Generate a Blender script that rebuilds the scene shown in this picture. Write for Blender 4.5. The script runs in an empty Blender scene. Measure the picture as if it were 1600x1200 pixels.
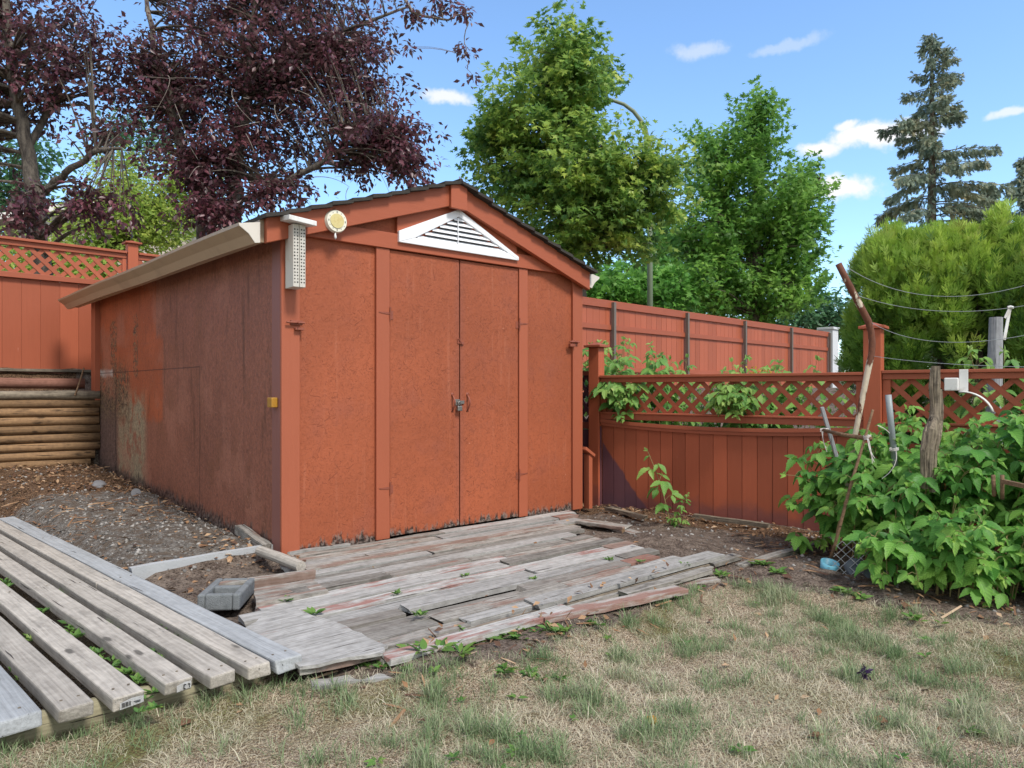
import bpy, bmesh, math, random
import numpy as np
from mathutils import Vector, Matrix, noise as mnoise
random.seed(7)
RNG = np.random.default_rng(11)
scene = bpy.context.scene
COL = scene.collection
R = math.radians
FPX, HY = 1100.0, 607.0          # photo focal length and horizon row, in photo pixels

def W(x, y, Y):
    """world point at distance Y along a photo ray (used to survey positions)"""
    return Vector(((x-800)/FPX*Y, Y, 1-(y-HY)/FPX*Y))
def Gp(x, y, z):
    Y = FPX*(1-z)/(y-HY)
    return Vector(((x-800)/FPX*Y, Y, z))
def hexc(h, k=1.0):
    h = h.lstrip('#'); o = []
    for i in (0, 2, 4):
        c = int(h[i:i+2], 16)/255
        o.append((c/12.92 if c <= .04045 else ((c+.055)/1.055)**2.4)*k)
    return tuple(o)+(1.0,)

# ------------------------------------------------------------------ objects
def tag(o, label=None, cat=None, group=None, kind=None):
    if label: o['label'] = label
    if cat: o['category'] = cat
    if group: o['group'] = group
    if kind: o['kind'] = kind
    return o
def thing(name, label, cat, loc=(0, 0, 0), rotz=0, group=None):
    o = bpy.data.objects.new(name, None); COL.objects.link(o)
    o.empty_display_size = .1
    o.location = loc; o.rotation_euler = (0, 0, rotz)
    return tag(o, label, cat, group)

class MB:
    def __init__(s):
        s.v = []; s.f = []; s.r = []; s.m = []; s.mi = 0
    def add(s, verts, faces, rnd=None):
        b = len(s.v); rnd = random.random() if rnd is None else rnd
        s.v += [tuple(p) for p in verts]
        s.f += [tuple(b+i for i in f) for f in faces]
        s.r += [rnd]*len(faces); s.m += [s.mi]*len(faces)
        return s
    def box(s, a, b, rnd=None, fn=None):
        x0, y0, z0 = a; x1, y1, z1 = b
        vs = [(x0,y0,z0),(x1,y0,z0),(x1,y1,z0),(x0,y1,z0),(x0,y0,z1),(x1,y0,z1),(x1,y1,z1),(x0,y1,z1)]
        if fn: vs = [fn(p) for p in vs]
        return s.add(vs, [(3,2,1,0),(4,5,6,7),(0,1,5,4),(1,2,6,5),(2,3,7,6),(3,0,4,7)], rnd)
    def beam(s, p, q, w, h, up=(0,0,1), rnd=None):
        p = Vector(p); q = Vector(q); d = (q-p).normalized(); u = Vector(up)
        sd = d.cross(u).normalized(); u = sd.cross(d)
        vs = [e+sd*a*w/2+u*b*h/2 for e in (p, q) for a, b in ((-1,-1),(1,-1),(1,1),(-1,1))]
        return s.add(vs, [(0,1,2,3),(7,6,5,4),(0,4,5,1),(1,5,6,2),(2,6,7,3),(3,7,4,0)], rnd)
    def prism(s, poly, y0, y1, fn=None, rnd=None):
        """polygon in x,z (ccw seen from -y) extruded y0..y1"""
        n = len(poly)
        vs = [(x, y0, z) for x, z in poly]+[(x, y1, z) for x, z in poly]
        if fn: vs = [fn(p) for p in vs]
        fs = [tuple(range(n)), tuple(range(2*n-1, n-1, -1))]
        fs += [(i, i+n, (i+1) % n+n, (i+1) % n) for i in range(n)]
        return s.add(vs, fs, rnd)
    def tube(s, pts, rad, n=8, cap=True, rnd=None, jit=0.0):
        pts = [Vector(p) for p in pts]; m = len(pts)
        if not hasattr(rad, '__len__'): rad = [rad]*m
        vs = []; ref = None
        for i, p in enumerate(pts):
            d = (pts[min(i+1, m-1)]-pts[max(i-1, 0)])
            d = d.normalized() if d.length > 1e-9 else Vector((0,0,1))
            if ref is None:
                ref = Vector((0,0,1)) if abs(d.z) < .9 else Vector((1,0,0))
            a = (ref-d*ref.dot(d)).normalized(); ref = a; b = d.cross(a)
            for k in range(n):
                t = 2*math.pi*k/n; rr = rad[i]*(1+random.uniform(-jit, jit))
                vs.append(p+(a*math.cos(t)+b*math.sin(t))*rr)
        fs = [(i*n+k, i*n+(k+1) % n, (i+1)*n+(k+1) % n, (i+1)*n+k) for i in range(m-1) for k in range(n)]
        if cap: fs += [tuple(range(n-1, -1, -1)), tuple((m-1)*n+k for k in range(n))]
        return s.add(vs, fs, rnd)
    def plank(s, L, Wd, T, seg=8, jw=.003, jz=.003, skew=.01, rnd=None, rough=0.0):
        """board along x, centred; wavy edges and ragged ends"""
        vs = []
        for i in range(seg+1):
            x = -L/2+L*i/seg; e = (i in (0, seg))
            dz = random.uniform(-jz, jz); w0 = Wd/2+random.uniform(-jw, jw); w1 = Wd/2+random.uniform(-jw, jw)
            for (yy, zz) in ((-w0, 0), (w1, 0), (w1, T), (-w0, T)):
                dx = (random.uniform(-skew, skew)+(random.uniform(-rough, rough))) if e else 0
                vs.append((x+dx, yy, zz+dz))
        fs = []
        for i in range(seg):
            a = i*4; b = a+4
            fs += [(a+3, a+2, b+2, b+3)[::-1], (a, a+1, b+1, b), (a, b, b+3, a+3)[::-1], (a+1, a+2, b+2, b+1)[::-1]]
        fs = [tuple(reversed(f)) for f in fs]
        fs += [(0,3,2,1), tuple(seg*4+k for k in (0,1,2,3))]
        return s.add(vs, fs, rnd)
    def build(s, name, mat, parent=None, loc=None, rot=None, bevel=0, smooth=False, fixn=True):
        me = bpy.data.meshes.new(name)
        me.from_pydata(s.v, [], s.f)
        mats = mat if isinstance(mat, (list, tuple)) else [mat]
        for m in mats: me.materials.append(m)
        if len(mats) > 1: me.polygons.foreach_set('material_index', s.m)
        at = me.attributes.new('rnd', 'FLOAT', 'FACE'); at.data.foreach_set('value', s.r)
        if fixn:
            bm = bmesh.new(); bm.from_mesh(me); bmesh.ops.recalc_face_normals(bm, faces=bm.faces); bm.to_mesh(me); bm.free()
        if smooth: me.polygons.foreach_set('use_smooth', [True]*len(me.polygons))
        o = bpy.data.objects.new(name, me); COL.objects.link(o)
        if loc is not None: o.location = loc
        if rot is not None: o.rotation_euler = rot
        if parent: o.parent = parent
        if bevel:
            b = o.modifiers.new('edge', 'BEVEL'); b.width = bevel; b.segments = 2; b.limit_method = 'ANGLE'; b.angle_limit = R(40)
        return o

def scatter(name, tv, tf, pos, mats3, scale, mat, parent=None, uv=None, rnd=None, smooth=False, loc=None):
    """many copies of one small template in a single foliage mesh. mats3: (N,3,3) columns = side, axis, normal"""
    tv = np.asarray(tv, float); pos = np.asarray(pos, float); N = len(pos); k = len(tv)
    scale = np.broadcast_to(np.asarray(scale, float), (N,))
    V = np.einsum('nij,kj->nki', mats3, tv)*scale[:, None, None]+pos[:, None, :]
    me = bpy.data.meshes.new(name)
    ls = np.array([len(f) for f in tf]); flat = np.concatenate([np.array(f) for f in tf])
    me.vertices.add(N*k); me.vertices.foreach_set('co', V.reshape(-1))
    L = (flat[None, :]+(np.arange(N)*k)[:, None]).reshape(-1)
    me.loops.add(len(L)); me.loops.foreach_set('vertex_index', L.astype(np.int32))
    tot = np.tile(ls, N); st = np.concatenate([[0], np.cumsum(tot)[:-1]])
    me.polygons.add(len(tot)); me.polygons.foreach_set('loop_start', st.astype(np.int32))
    me.polygons.foreach_set('loop_total', tot.astype(np.int32))
    me.materials.append(mat)
    r = RNG.random(N) if rnd is None else np.asarray(rnd, float)
    at = me.attributes.new('rnd', 'FLOAT', 'POINT'); at.data.foreach_set('value', np.repeat(r, k).astype(np.float32))
    if uv is not None:
        ul = me.uv_layers.new(name='UVMap'); uv = np.asarray(uv, float)
        ul.data.foreach_set('uv', np.tile(uv[flat], (N, 1)).reshape(-1).astype(np.float32))
    me.update(calc_edges=True); me.validate()
    if smooth: me.polygons.foreach_set('use_smooth', [True]*len(me.polygons))
    o = bpy.data.objects.new(name, me); COL.objects.link(o)
    if parent: o.parent = parent
    if loc is not None: o.location = loc
    return o
def frames(axis, normal):
    """(N,3,3) with columns side, axis, normal"""
    a = axis/np.linalg.norm(axis, axis=1, keepdims=True)
    n = normal-(np.sum(normal*a, 1, keepdims=True))*a
    n = n/np.maximum(np.linalg.norm(n, axis=1, keepdims=True), 1e-6)
    s = np.cross(a, n)
    return np.stack([s, a, n], axis=2)
def rdir(N):
    d = RNG.normal(size=(N, 3)); return d/np.linalg.norm(d, axis=1, keepdims=True)

# ------------------------------------------------------------------ node helper
class NT:
    def __init__(s, tree): s.t = tree; s.n = tree.nodes; s.l = tree.links
    def node(s, typ, **kw):
        n = s.n.new(typ)
        for k, v in kw.items(): setattr(n, k, v)
        return n
    def put(s, sock, v):
        if v is None: return
        if isinstance(v, bpy.types.NodeSocket): s.l.new(v, sock)
        elif isinstance(v, (tuple, list)) and sock.type == 'RGBA' and len(v) == 3: sock.default_value = (*v, 1)
        elif isinstance(v, (tuple, list)) and sock.type == 'VECTOR': sock.default_value = v[:3]
        else: sock.default_value = v
    def m(s, op, a, b=None, c=None, clamp=False):
        n = s.node('ShaderNodeMath', operation=op, use_clamp=clamp)
        s.put(n.inputs[0], a); s.put(n.inputs[1], b); s.put(n.inputs[2], c); return n.outputs[0]
    def vm(s, op, a, b=None, scale=None):
        n = s.node('ShaderNodeVectorMath', operation=op)
        s.put(n.inputs[0], a); s.put(n.inputs[1], b)
        if scale is not None: s.put(n.inputs['Scale'], scale)
        return n.outputs['Value'] if op in ('DOT_PRODUCT', 'LENGTH', 'DISTANCE') else n.outputs[0]
    def obj(s): return s.node('ShaderNodeTexCoord').outputs['Object']
    def gen(s): return s.node('ShaderNodeTexCoord').outputs['Generated']
    def uv(s): return s.node('ShaderNodeTexCoord').outputs['UV']
    def attr(s, name, out='Fac'): return s.node('ShaderNodeAttribute', attribute_name=name).outputs[out]
    def orand(s): return s.node('ShaderNodeObjectInfo').outputs['Random']
    def sep(s, v):
        n = s.node('ShaderNodeSeparateXYZ'); s.put(n.inputs[0], v); return n.outputs
    def com(s, x, y, z):
        n = s.node('ShaderNodeCombineXYZ')
        for i, q in enumerate((x, y, z)): s.put(n.inputs[i], q)
        return n.outputs[0]
    def map(s, v, scale=(1,1,1), loc=(0,0,0), rot=(0,0,0)):
        n = s.node('ShaderNodeMapping'); s.put(n.inputs[0], v)
        n.inputs['Location'].default_value = loc; n.inputs['Rotation'].default_value = rot; n.inputs['Scale'].default_value = scale
        return n.outputs[0]
    def noise(s, v, scale=5, detail=4, rough=.55, dist=0, out='Fac', dim='3D'):
        n = s.node('ShaderNodeTexNoise', noise_dimensions=dim); s.put(n.inputs['Vector'], v)
        s.put(n.inputs['Scale'], scale); n.inputs['Detail'].default_value = detail
        n.inputs['Roughness'].default_value = rough; n.inputs['Distortion'].default_value = dist
        return n.outputs[out]
    def vor(s, v, scale=5, feature='F1', out='Distance', dim='3D', rnd=1):
        n = s.node('ShaderNodeTexVoronoi', feature=feature, voronoi_dimensions=dim); s.put(n.inputs['Vector'], v)
        n.inputs['Scale'].default_value = scale; n.inputs['Randomness'].default_value = rnd
        return n.outputs if out is None else n.outputs[out]
    def step(s, v, a, b, o0=0, o1=1):
        n = s.node('ShaderNodeMapRange', interpolation_type='SMOOTHSTEP')
        if a > b: a, b, o0, o1 = b, a, o1, o0
        s.put(n.inputs[0], v); s.put(n.inputs[1], a); s.put(n.inputs[2], b); s.put(n.inputs[3], o0); s.put(n.inputs[4], o1)
        return n.outputs[0]
    def lin(s, v, a, b, o0=0, o1=1):
        n = s.node('ShaderNodeMapRange'); n.clamp = True
        s.put(n.inputs[0], v); s.put(n.inputs[1], a); s.put(n.inputs[2], b); s.put(n.inputs[3], o0); s.put(n.inputs[4], o1)
        return n.outputs[0]
    def mix(s, f, a, b, mode='MIX'):
        n = s.node('ShaderNodeMix', data_type='RGBA', blend_type=mode)
        s.put(n.inputs[0], f); s.put(n.inputs[6], a); s.put(n.inputs[7], b); return n.outputs[2]
    def mul(s, col, f):
        n = s.node('ShaderNodeVectorMath', operation='SCALE'); s.put(n.inputs[0], col); s.put(n.inputs['Scale'], f); return n.outputs[0]
    def ramp(s, f, stops):
        n = s.node('ShaderNodeValToRGB'); s.put(n.inputs[0], f); e = n.color_ramp.elements
        while len(e) < len(stops): e.new(.5)
        for i, (p, c) in enumerate(stops): e[i].position = p; e[i].color = c if len(c) == 4 else (*c, 1)
        return n.outputs[0]
    def bump(s, h, strength=.3, dist=.01):
        n = s.node('ShaderNodeBump'); s.put(n.inputs['Height'], h); n.inputs['Strength'].default_value = strength
        n.inputs['Distance'].default_value = dist; return n.outputs[0]
    def boxm(s, a, b, a0, a1, b0, b1, soft=.02):
        f = s.m('MULTIPLY', s.step(a, a0-soft, a0+soft), s.step(a, a1-soft, a1+soft, 1, 0))
        g = s.m('MULTIPLY', s.step(b, b0-soft, b0+soft), s.step(b, b1-soft, b1+soft, 1, 0))
        return s.m('MULTIPLY', f, g)
    def dashes(s, a, b, scale, wid=.06, ln=.4, seed=0.0):
        """random short straight strand marks in the plane (a,b)"""
        v = s.com(s.m('ADD', s.m('MULTIPLY', a, scale), seed), s.m('MULTIPLY', b, scale), 0)
        o = s.vor(v, 1, dim='2D', out=None)
        lo = s.vm('SUBTRACT', v, o['Position'])
        col = s.sep(o['Color'])
        rot = s.node('ShaderNodeVectorRotate', rotation_type='Z_AXIS'); s.put(rot.inputs['Vector'], lo)
        s.put(rot.inputs['Angle'], s.m('MULTIPLY', col[0], 6.283)); q = s.sep(rot.outputs[0])
        lw = s.m('MULTIPLY', col[1], wid)
        ll = s.m('MULTIPLY', s.m('ADD', col[2], .25), ln)
        f = s.m('MULTIPLY', s.m('LESS_THAN', s.m('ABSOLUTE', q[1]), lw), s.m('LESS_THAN', s.m('ABSOLUTE', q[0]), ll))
        return f

def material(name):
    m = bpy.data.materials.new(name); m.use_nodes = True; t = NT(m.node_tree)
    t.n.clear(); out = t.node('ShaderNodeOutputMaterial'); b = t.node('ShaderNodeBsdfPrincipled')
    t.l.new(b.outputs[0], out.inputs[0]); t.out = out; t.b = b
    def fin(col, rough=.7, bump=None, metal=0, spec=.4):
        t.put(b.inputs['Base Color'], col); t.put(b.inputs['Roughness'], rough); t.put(b.inputs['Metallic'], metal)
        b.inputs['Specular IOR Level'].default_value = spec
        if bump is not None: t.l.new(bump, b.inputs['Normal'])
        return m
    t.fin = fin
    return m, t
# ------------------------------------------------------------------ materials
TERRA = hexc('#a05639')
def mat_osb(name, col, plane='xz', rot=True, side=False):
    m, t = material(name); p = t.obj(); x, y, z = t.sep(p)
    a, b = (x, z) if plane == 'xz' else (y, z)
    d1 = t.dashes(a, b, 11, .035, .42, 3.3); d2 = t.dashes(a, b, 22, .055, .40, 11.7); d3 = t.dashes(a, b, 40, .08, .42, 27.1); d4 = t.dashes(a, b, 64, .1, .4, 7.9)
    n1 = t.noise(p, 3, 5); n2 = t.noise(p, 55, 4); n3 = t.noise(p, 1.1, 3)
    gate = t.step(t.noise(p, 6, 3), .46, .62)
    g2 = t.step(t.noise(p, 9, 2), .42, .6)
    dash = t.m('MAXIMUM', t.m('MULTIPLY', d1, gate), t.m('MAXIMUM', t.m('MULTIPLY', d2, g2), t.m('MULTIPLY', t.m('MAXIMUM', d3, d4), t.step(t.noise(p, 13, 3), .42, .58, .15, .8))))
    if not side:
        c = t.mix(t.step(n3, .3, .75), t.mul(col, .86), t.mul(col, 1.1))
        c = t.mix(t.m('MULTIPLY', t.step(n1, .5, .72), .4), c, hexc('#8f5242')); dr = t.step(t.noise(t.map(p, (11, 11, .6)), 2.2, 5, .6), .56, .74); c = t.mix(t.m('MULTIPLY', dr, .28), c, hexc('#b8765c')); c = t.mix(t.m('MULTIPLY', t.step(t.m('ABSOLUTE', t.m('SUBTRACT', a, 1.309)), .0, .07, 1, 0), .3), c, hexc('#7d5048')); pl_ = t.step(t.noise(p, 16, 4, .6), .735, .75); c = t.mix(t.m('MULTIPLY', pl_, .7), c, hexc('#c9917a'))
    else:
        PUR = hexc('#935d4a'); ORA = hexc('#ae5b39'); TAN = hexc('#a5957a'); DK = hexc('#3a2c26')
        wob = t.m('MULTIPLY', t.m('SUBTRACT', t.noise(p, 7, 3), .5), .10)
        ya = t.m('ADD', a, wob); zb = t.m('ADD', b, t.m('MULTIPLY', t.m('SUBTRACT', t.noise(p, 5, 3, out='Fac'), .5), .14))
        streak = t.noise(t.map(p, (9, 9, .5)), 3, 5)
        mot = t.noise(p, 38, 5, .7); base = t.mix(t.step(t.m('ADD', t.m('MULTIPLY', streak, .2), t.m('MULTIPLY', mot, .8)), .36, .64), t.mul(PUR, .78), t.mul(PUR, 1.12)); base = t.mix(t.step(n3, .42, .62), base, t.mul(base, .88)); base = t.mix(t.m('MULTIPLY', t.step(n1, .52, .7), .4), base, hexc('#7d5038'))
        om = t.m('MAXIMUM', t.boxm(t.m('ADD', a, t.m('MULTIPLY', wob, .5)), b, 2.62, 6, 1.41, 3, .02), t.boxm(t.m('ADD', a, wob), zb, 2.42, 6, .72, 1.44, .04))
        om = t.m('MULTIPLY', om, t.step(t.m('ADD', t.m('MULTIPLY', t.m('SUBTRACT', a, 3.2), -.35), zb), .45, .62))
        c = t.mix(om, base, t.mix(t.step(n1, .35, .7), t.mul(ORA, .8), ORA))
        tan = t.boxm(ya, zb, 2.95, 3.95, -.2, .93, .13)
        c = t.mix(t.m('MULTIPLY', tan, t.step(t.noise(p, 6, 5, .7), .34, .52)), c, t.mix(t.step(mot, .38, .62), t.mul(TAN, .62), TAN))
        low = t.boxm(ya, zb, 3.95, 6, -.2, .95, .08)
        c = t.mix(low, c, t.mix(t.step(mot, .35, .65), hexc('#4a3a36'), hexc('#7a625a')))
        rotm = t.m('MULTIPLY', t.boxm(ya, zb, 3.5, 6, .70, 1.22, .16), t.step(t.noise(p, 13, 6, .75), .36, .50))
        drip = t.m('MULTIPLY', t.boxm(ya, b, 3.98, 4.25, 1.0, 1.7, .04), t.step(t.noise(p, 24, 5, .7), .44, .54))
        drip2 = t.m('MULTIPLY', t.boxm(ya, b, 3.2, 3.36, 1.1, 1.7, .03), t.step(t.noise(p, 26, 5, .7), .47, .56))
        rotm = t.m('MAXIMUM', rotm, t.m('MAXIMUM', drip, drip2))
        c = t.mix(rotm, c, t.mix(t.step(t.noise(p, 45, 3), .45, .6), DK, hexc('#8a7558')))
        c = t.mix(t.boxm(a, zb, 4.15, 5, 1.13, 1.2, .02), c, hexc('#b0aaa4'))
        # brown water stains and a few pale flakes
        st = t.m('MULTIPLY', t.step(t.noise(t.map(p, (5, 5, .7)), 2.4, 4), .56, .72), t.step(b, .2, .8))
        c = t.mix(t.m('MULTIPLY', st, .6), c, hexc('#5c3a28')); c = t.mix(t.m('MULTIPLY', t.step(t.noise(p, 1.7, 5, .65), .52, .66), .5), c, hexc('#a8705c'))
        fl = t.step(t.noise(t.map(p, (22, 22, 5)), 4, 4, .6), .69, .71)
        c = t.mix(t.m('MULTIPLY', fl, t.step(t.noise(p, 2.1, 2), .45, .6)), c, hexc('#c8a98e'))
        # panel joints
        j = t.m('LESS_THAN', t.m('ABSOLUTE', t.m('SUBTRACT', t.m('ADD', a, t.m('MULTIPLY', wob, .05)), 1.49)), .006)
        j = t.m('MULTIPLY', j, t.step(b, 1.17, 1.18, 1, 0))
        h = t.m('MULTIPLY', t.m('LESS_THAN', t.m('ABSOLUTE', t.m('SUBTRACT', t.m('ADD', b, t.m('MULTIPLY', wob, .08)), 1.165)), .005), t.step(a, 1.48, 1.49))
        k = t.m('LESS_THAN', t.m('ABSOLUTE', t.m('SUBTRACT', t.m('ADD', a, t.m('MULTIPLY', wob, .1)), .62)), .004)
        k2 = t.m('MULTIPLY', t.m('LESS_THAN', t.m('ABSOLUTE', t.m('SUBTRACT', t.m('ADD', a, wob), 4.02)), .02), t.step(b, 1.1, 1.2, 1, 0))
        jj = t.m('MAXIMUM', t.m('MAXIMUM', j, h), t.m('MAXIMUM', t.m('MULTIPLY', k, .6), k2))
        c = t.mix(t.m('MULTIPLY', jj, .6), c, hexc('#2c1d1a'))
    c = t.mix(t.m('MULTIPLY', t.m('MULTIPLY', dash, t.step(t.noise(p, 2.4, 4), .35, .62, .25, 1)), .75 if not side else .5), c, hexc('#6a3322' if not side else '#50322c'))
    c = t.mix(t.step(n2, .52, .74, 0, .55), c, t.mul(col, .55)); c = t.mix(t.step(t.noise(p, 24, 5, .7), .5, .66, 0, .3), c, t.mul(col, .62))
    if side:
        eb = t.m('SUBTRACT', t.m('SUBTRACT', b, t.m('MULTIPLY', a, .034)), t.m('MULTIPLY', t.noise(t.map(p, (8, 8, 2)), 2.5, 6, .7), .34))
        c = t.mix(t.step(eb, -.15, -.09, .8, 0), c, t.mix(t.step(t.noise(p, 30, 4), .4, .6), hexc('#2b211e'), hexc('#6d5b52')))
    if rot:
        e = t.m('ADD', t.m('MULTIPLY', t.noise(t.map(p, (14, 14, 3)), 2.5, 5, .7), .26), t.m('MULTIPLY', t.noise(p, 2.3, 2), .12))
        wear = t.step(t.m('SUBTRACT', b, e), -.185, -.13, 1, 0)
        c = t.mix(wear, c, t.mix(t.step(t.noise(p, 40, 3), .42, .6), hexc('#2e2622'), hexc('#7d6f67')))
    ht = t.m('ADD', t.m('MULTIPLY', dash, -1), t.m('MULTIPLY', n2, .7))
    v = t.vor(t.map(p, (1, 1, .6)), 26, out='Distance')
    ht = t.m('ADD', ht, t.m('MULTIPLY', v, .5))
    return t.fin(c, .62, t.bump(ht, .55, .006), spec=.3)

def mat_paint(name, col, var=.16, rough=.55, wear=0.0, wearcol='#9a938a', dirt=0.0, dirtcol='#3b2c2a', dirtz=(0, .25), patch=False, rndk=.25, axis='z', scr=.0):
    """painted boards: per-board tone, grain ridges, chips, splash dirt near the ground"""
    m, t = material(name); p = t.obj(); x, y, z = t.sep(p); r = t.attr('rnd')
    off = t.com(t.m('MULTIPLY', r, 17), t.m('MULTIPLY', r, 31), t.m('MULTIPLY', r, 23))
    q = t.vm('ADD', p, off)
    sc = {'z': (18, 18, 1), 'x': (1, 18, 18), 'y': (18, 1, 18)}[axis]
    g = t.noise(t.map(q, sc), 3, 5, .6); n = t.noise(q, 2.3, 4); f = t.noise(q, 90, 2)
    k = t.m('ADD', t.m('ADD', 1-rndk/2-var/2, t.m('MULTIPLY', r, rndk)), t.m('MULTIPLY', t.m('ADD', g, n), var*.5))
    c = t.mul(col, k)
    if wear:
        w = t.step(t.m('ADD', t.noise(t.map(q, tuple(i*.35 for i in sc)), 6, 6, .65), wear), .76, .82)
        c = t.mix(w, c, t.mix(g, hexc(wearcol), t.mul(hexc(wearcol), .55)))
    if scr:
        s = t.step(t.noise(t.map(q, tuple(i*.6 for i in sc)), 5, 3, .5), .80-scr, .82-scr)
        c = t.mix(s, c, hexc('#c9a08e'))
    if dirt:
        d = t.m('MULTIPLY', t.step(t.m('SUBTRACT', z, t.m('MULTIPLY', t.noise(q, 5, 5), .3)), dirtz[0]-.15, dirtz[1]-.15, 1, 0), dirt)
        c = t.mix(d, c, t.mix(f, hexc(dirtcol), t.mul(hexc(dirtcol), 1.8)))
    if patch:
        pm = t.m('ADD', t.m('ADD', t.m('MULTIPLY', x, 2.1), t.m('MULTIPLY', z, 1.75)), t.m('MULTIPLY', n, .3)); c = t.mix(t.m('MULTIPLY', t.step(pm, 1.36, 1.42, 1, 0), .85), c, t.mul(hexc('#5a404c'), k))
    return t.fin(c, rough, t.bump(t.m('ADD', g, t.m('MULTIPLY', f, .25)), .28, .004), spec=.35)

def mat_wood(name, a, b, red=0.0, axis='x', redcol='#8a4a3c', crack=.5, scale=1.0, rough=.85, stain=.3, tone0=.72, tone1=.28, knots=0.0):
    """bare weathered timber; grain runs along the object's local x"""
    m, t = material(name); p = t.obj()
    if axis == 'z':
        s_ = t.sep(p); p = t.com(s_[2], s_[0], s_[1])
    r = t.m('FRACT', t.m('ADD', t.orand(), t.m('MULTIPLY', t.attr('rnd'), 3.7)))
    q = t.vm('ADD', p, t.com(t.m('MULTIPLY', r, 37), t.m('MULTIPLY', r, 13), t.m('MULTIPLY', r, 7)))
    warp = t.noise(t.map(q, (1.2, 5, 5)), 1.5, 2, out='Color')
    q2 = t.vm('ADD', q, t.mul(t.vm('SUBTRACT', warp, (.5, .5, .5)), .03))
    g = t.noise(t.map(q2, (1.3*scale, 60*scale, 60*scale)), 1.6, 6, .7); g2 = t.noise(t.map(q2, (2, 130, 130)), 1.2, 3)
    n = t.noise(q, 3.2, 4); n2 = t.noise(q, 28, 4)
    A = hexc(a); B = hexc(b)
    c = t.mix(t.step(t.m('ADD', t.m('MULTIPLY', g, .7), t.m('MULTIPLY', n2, .3)), .28, .72), A, B)
    c = t.mul(c, t.m('ADD', tone0, t.m('ADD', t.m('MULTIPLY', r, tone1), t.m('MULTIPLY', n, .3))))
    if knots:
        vk = t.vor(t.map(q, (4, 13, 13)), 1.0, out=None); kn = t.m('MULTIPLY', t.step(t.m('ADD', vk['Distance'], t.m('MULTIPLY', n2, .12)), .16, .26, 1, 0), t.step(t.sep(vk['Color'])[0], 1-knots, 1.001-knots))
        c = t.mix(t.m('MULTIPLY', kn, .8), c, t.mul(A, .22))
    if stain:
        c = t.mix(t.m('MULTIPLY', t.step(t.noise(t.map(q, (2.5, 9, 9)), 1.7, 5, .6), .52, .72), stain), c, t.mul(A, .45))
    if red:
        w = t.m('ADD', t.noise(t.map(q, (2.2, 11, 11)), 1.5, 6, .62), t.m('MULTIPLY', t.m('SUBTRACT', r, .5), .34))
        rm = t.step(w, .60-red*.2, .74-red*.2)
        c = t.mix(t.m('MULTIPLY', rm, .72), c, t.mix(n2, t.mul(hexc(redcol), .8), t.mul(hexc(redcol), 1.15)))
    ck = t.step(t.noise(t.map(q2, (2.0, 75, 75)), .9, 3, .5), .70-.06*crack, .73-.06*crack)
    ck = t.m('MULTIPLY', ck, t.step(t.noise(t.map(q, (3, 14, 14)), 1.3, 2), .46, .56))
    c = t.mix(t.m('MULTIPLY', ck, .85), c, hexc('#2a2420'))
    sp = t.step(t.noise(q, 70, 2), .74, .78)
    c = t.mix(t.m('MULTIPLY', sp, .6), c, t.mul(A, .35))
    h = t.m('ADD', t.m('ADD', g, t.m('MULTIPLY', g2, .5)), t.m('MULTIPLY', ck, -2.2))
    return t.fin(c, rough, t.bump(h, .6, .004), spec=.25)

def mat_plain(name, col, rough=.6, var=.2, scale=12, metal=0, bump=.15, spec=.4, stain=None):
    m, t = material(name); p = t.obj(); n = t.noise(p, scale, 5); n2 = t.noise(p, scale*9, 3)
    c = t.mul(hexc(col) if isinstance(col, str) else col, t.m('ADD', 1-var/2, t.m('MULTIPLY', n, var)))
    if stain:
        c = t.mix(t.m('MULTIPLY', t.step(t.noise(p, scale*.6, 6, .7), .5, .7), .75), c, hexc(stain))
    return t.fin(c, rough, t.bump(t.m('ADD', n, n2), bump, .004), metal=metal, spec=spec)

def mat_leaf(name, cols, trans=.35, rough=.45, veins=False, spec=.4, clump=2.2, satk=1.0):
    """leaves: tone from each leaf's own random value, thin enough to pass light"""
    m, t = material(name); r = t.attr('rnd')
    stops = [(i/(len(cols)-1), hexc(c)) for i, c in enumerate(cols)]
    cl = t.noise(t.obj(), clump, 3)
    f = t.m('ADD', t.m('MULTIPLY', r, .62), t.m('MULTIPLY', t.m('SUBTRACT', cl, .3), .85), clamp=True)
    c = t.ramp(f, stops); bmp = None
    if veins:
        u, v, _ = t.sep(t.uv()); au = t.m('ABSOLUTE', u)
        w = t.m('ABSOLUTE', t.m('SUBTRACT', t.m('FRACT', t.m('SUBTRACT', t.m('MULTIPLY', v, 7), t.m('MULTIPLY', au, 2.4))), .5))
        vein = t.m('MAXIMUM', t.step(w, .0, .13, 1, 0), t.step(au, .03, .10, 1, 0))
        c = t.mix(t.m('MULTIPLY', vein, .30), c, t.mul(c, 1.7)); c = t.mix(t.step(w, .25, .5, 0, .5), c, t.mul(c, .55))
        bmp = t.bump(t.m('MULTIPLY', t.m('SUBTRACT', 1, vein), 1.0), .5, .004)
    # pale underside
    geo = t.node('ShaderNodeNewGeometry')
    c = t.mix(t.m('MULTIPLY', geo.outputs['Backfacing'], .35), c, t.mix(.3, c, hexc('#9aa88f')))
    t.fin(c, rough, bmp, spec=spec)
    tr = t.node('ShaderNodeBsdfTranslucent'); t.put(tr.inputs['Color'], t.mix(.25, c, t.mul(c, 1.6)))
    mx = t.node('ShaderNodeMixShader'); mx.inputs[0].default_value = trans
    t.l.new(t.b.outputs[0], mx.inputs[1]); t.l.new(tr.outputs[0], mx.inputs[2]); t.l.new(mx.outputs[0], t.out.inputs[0])
    return m

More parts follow.
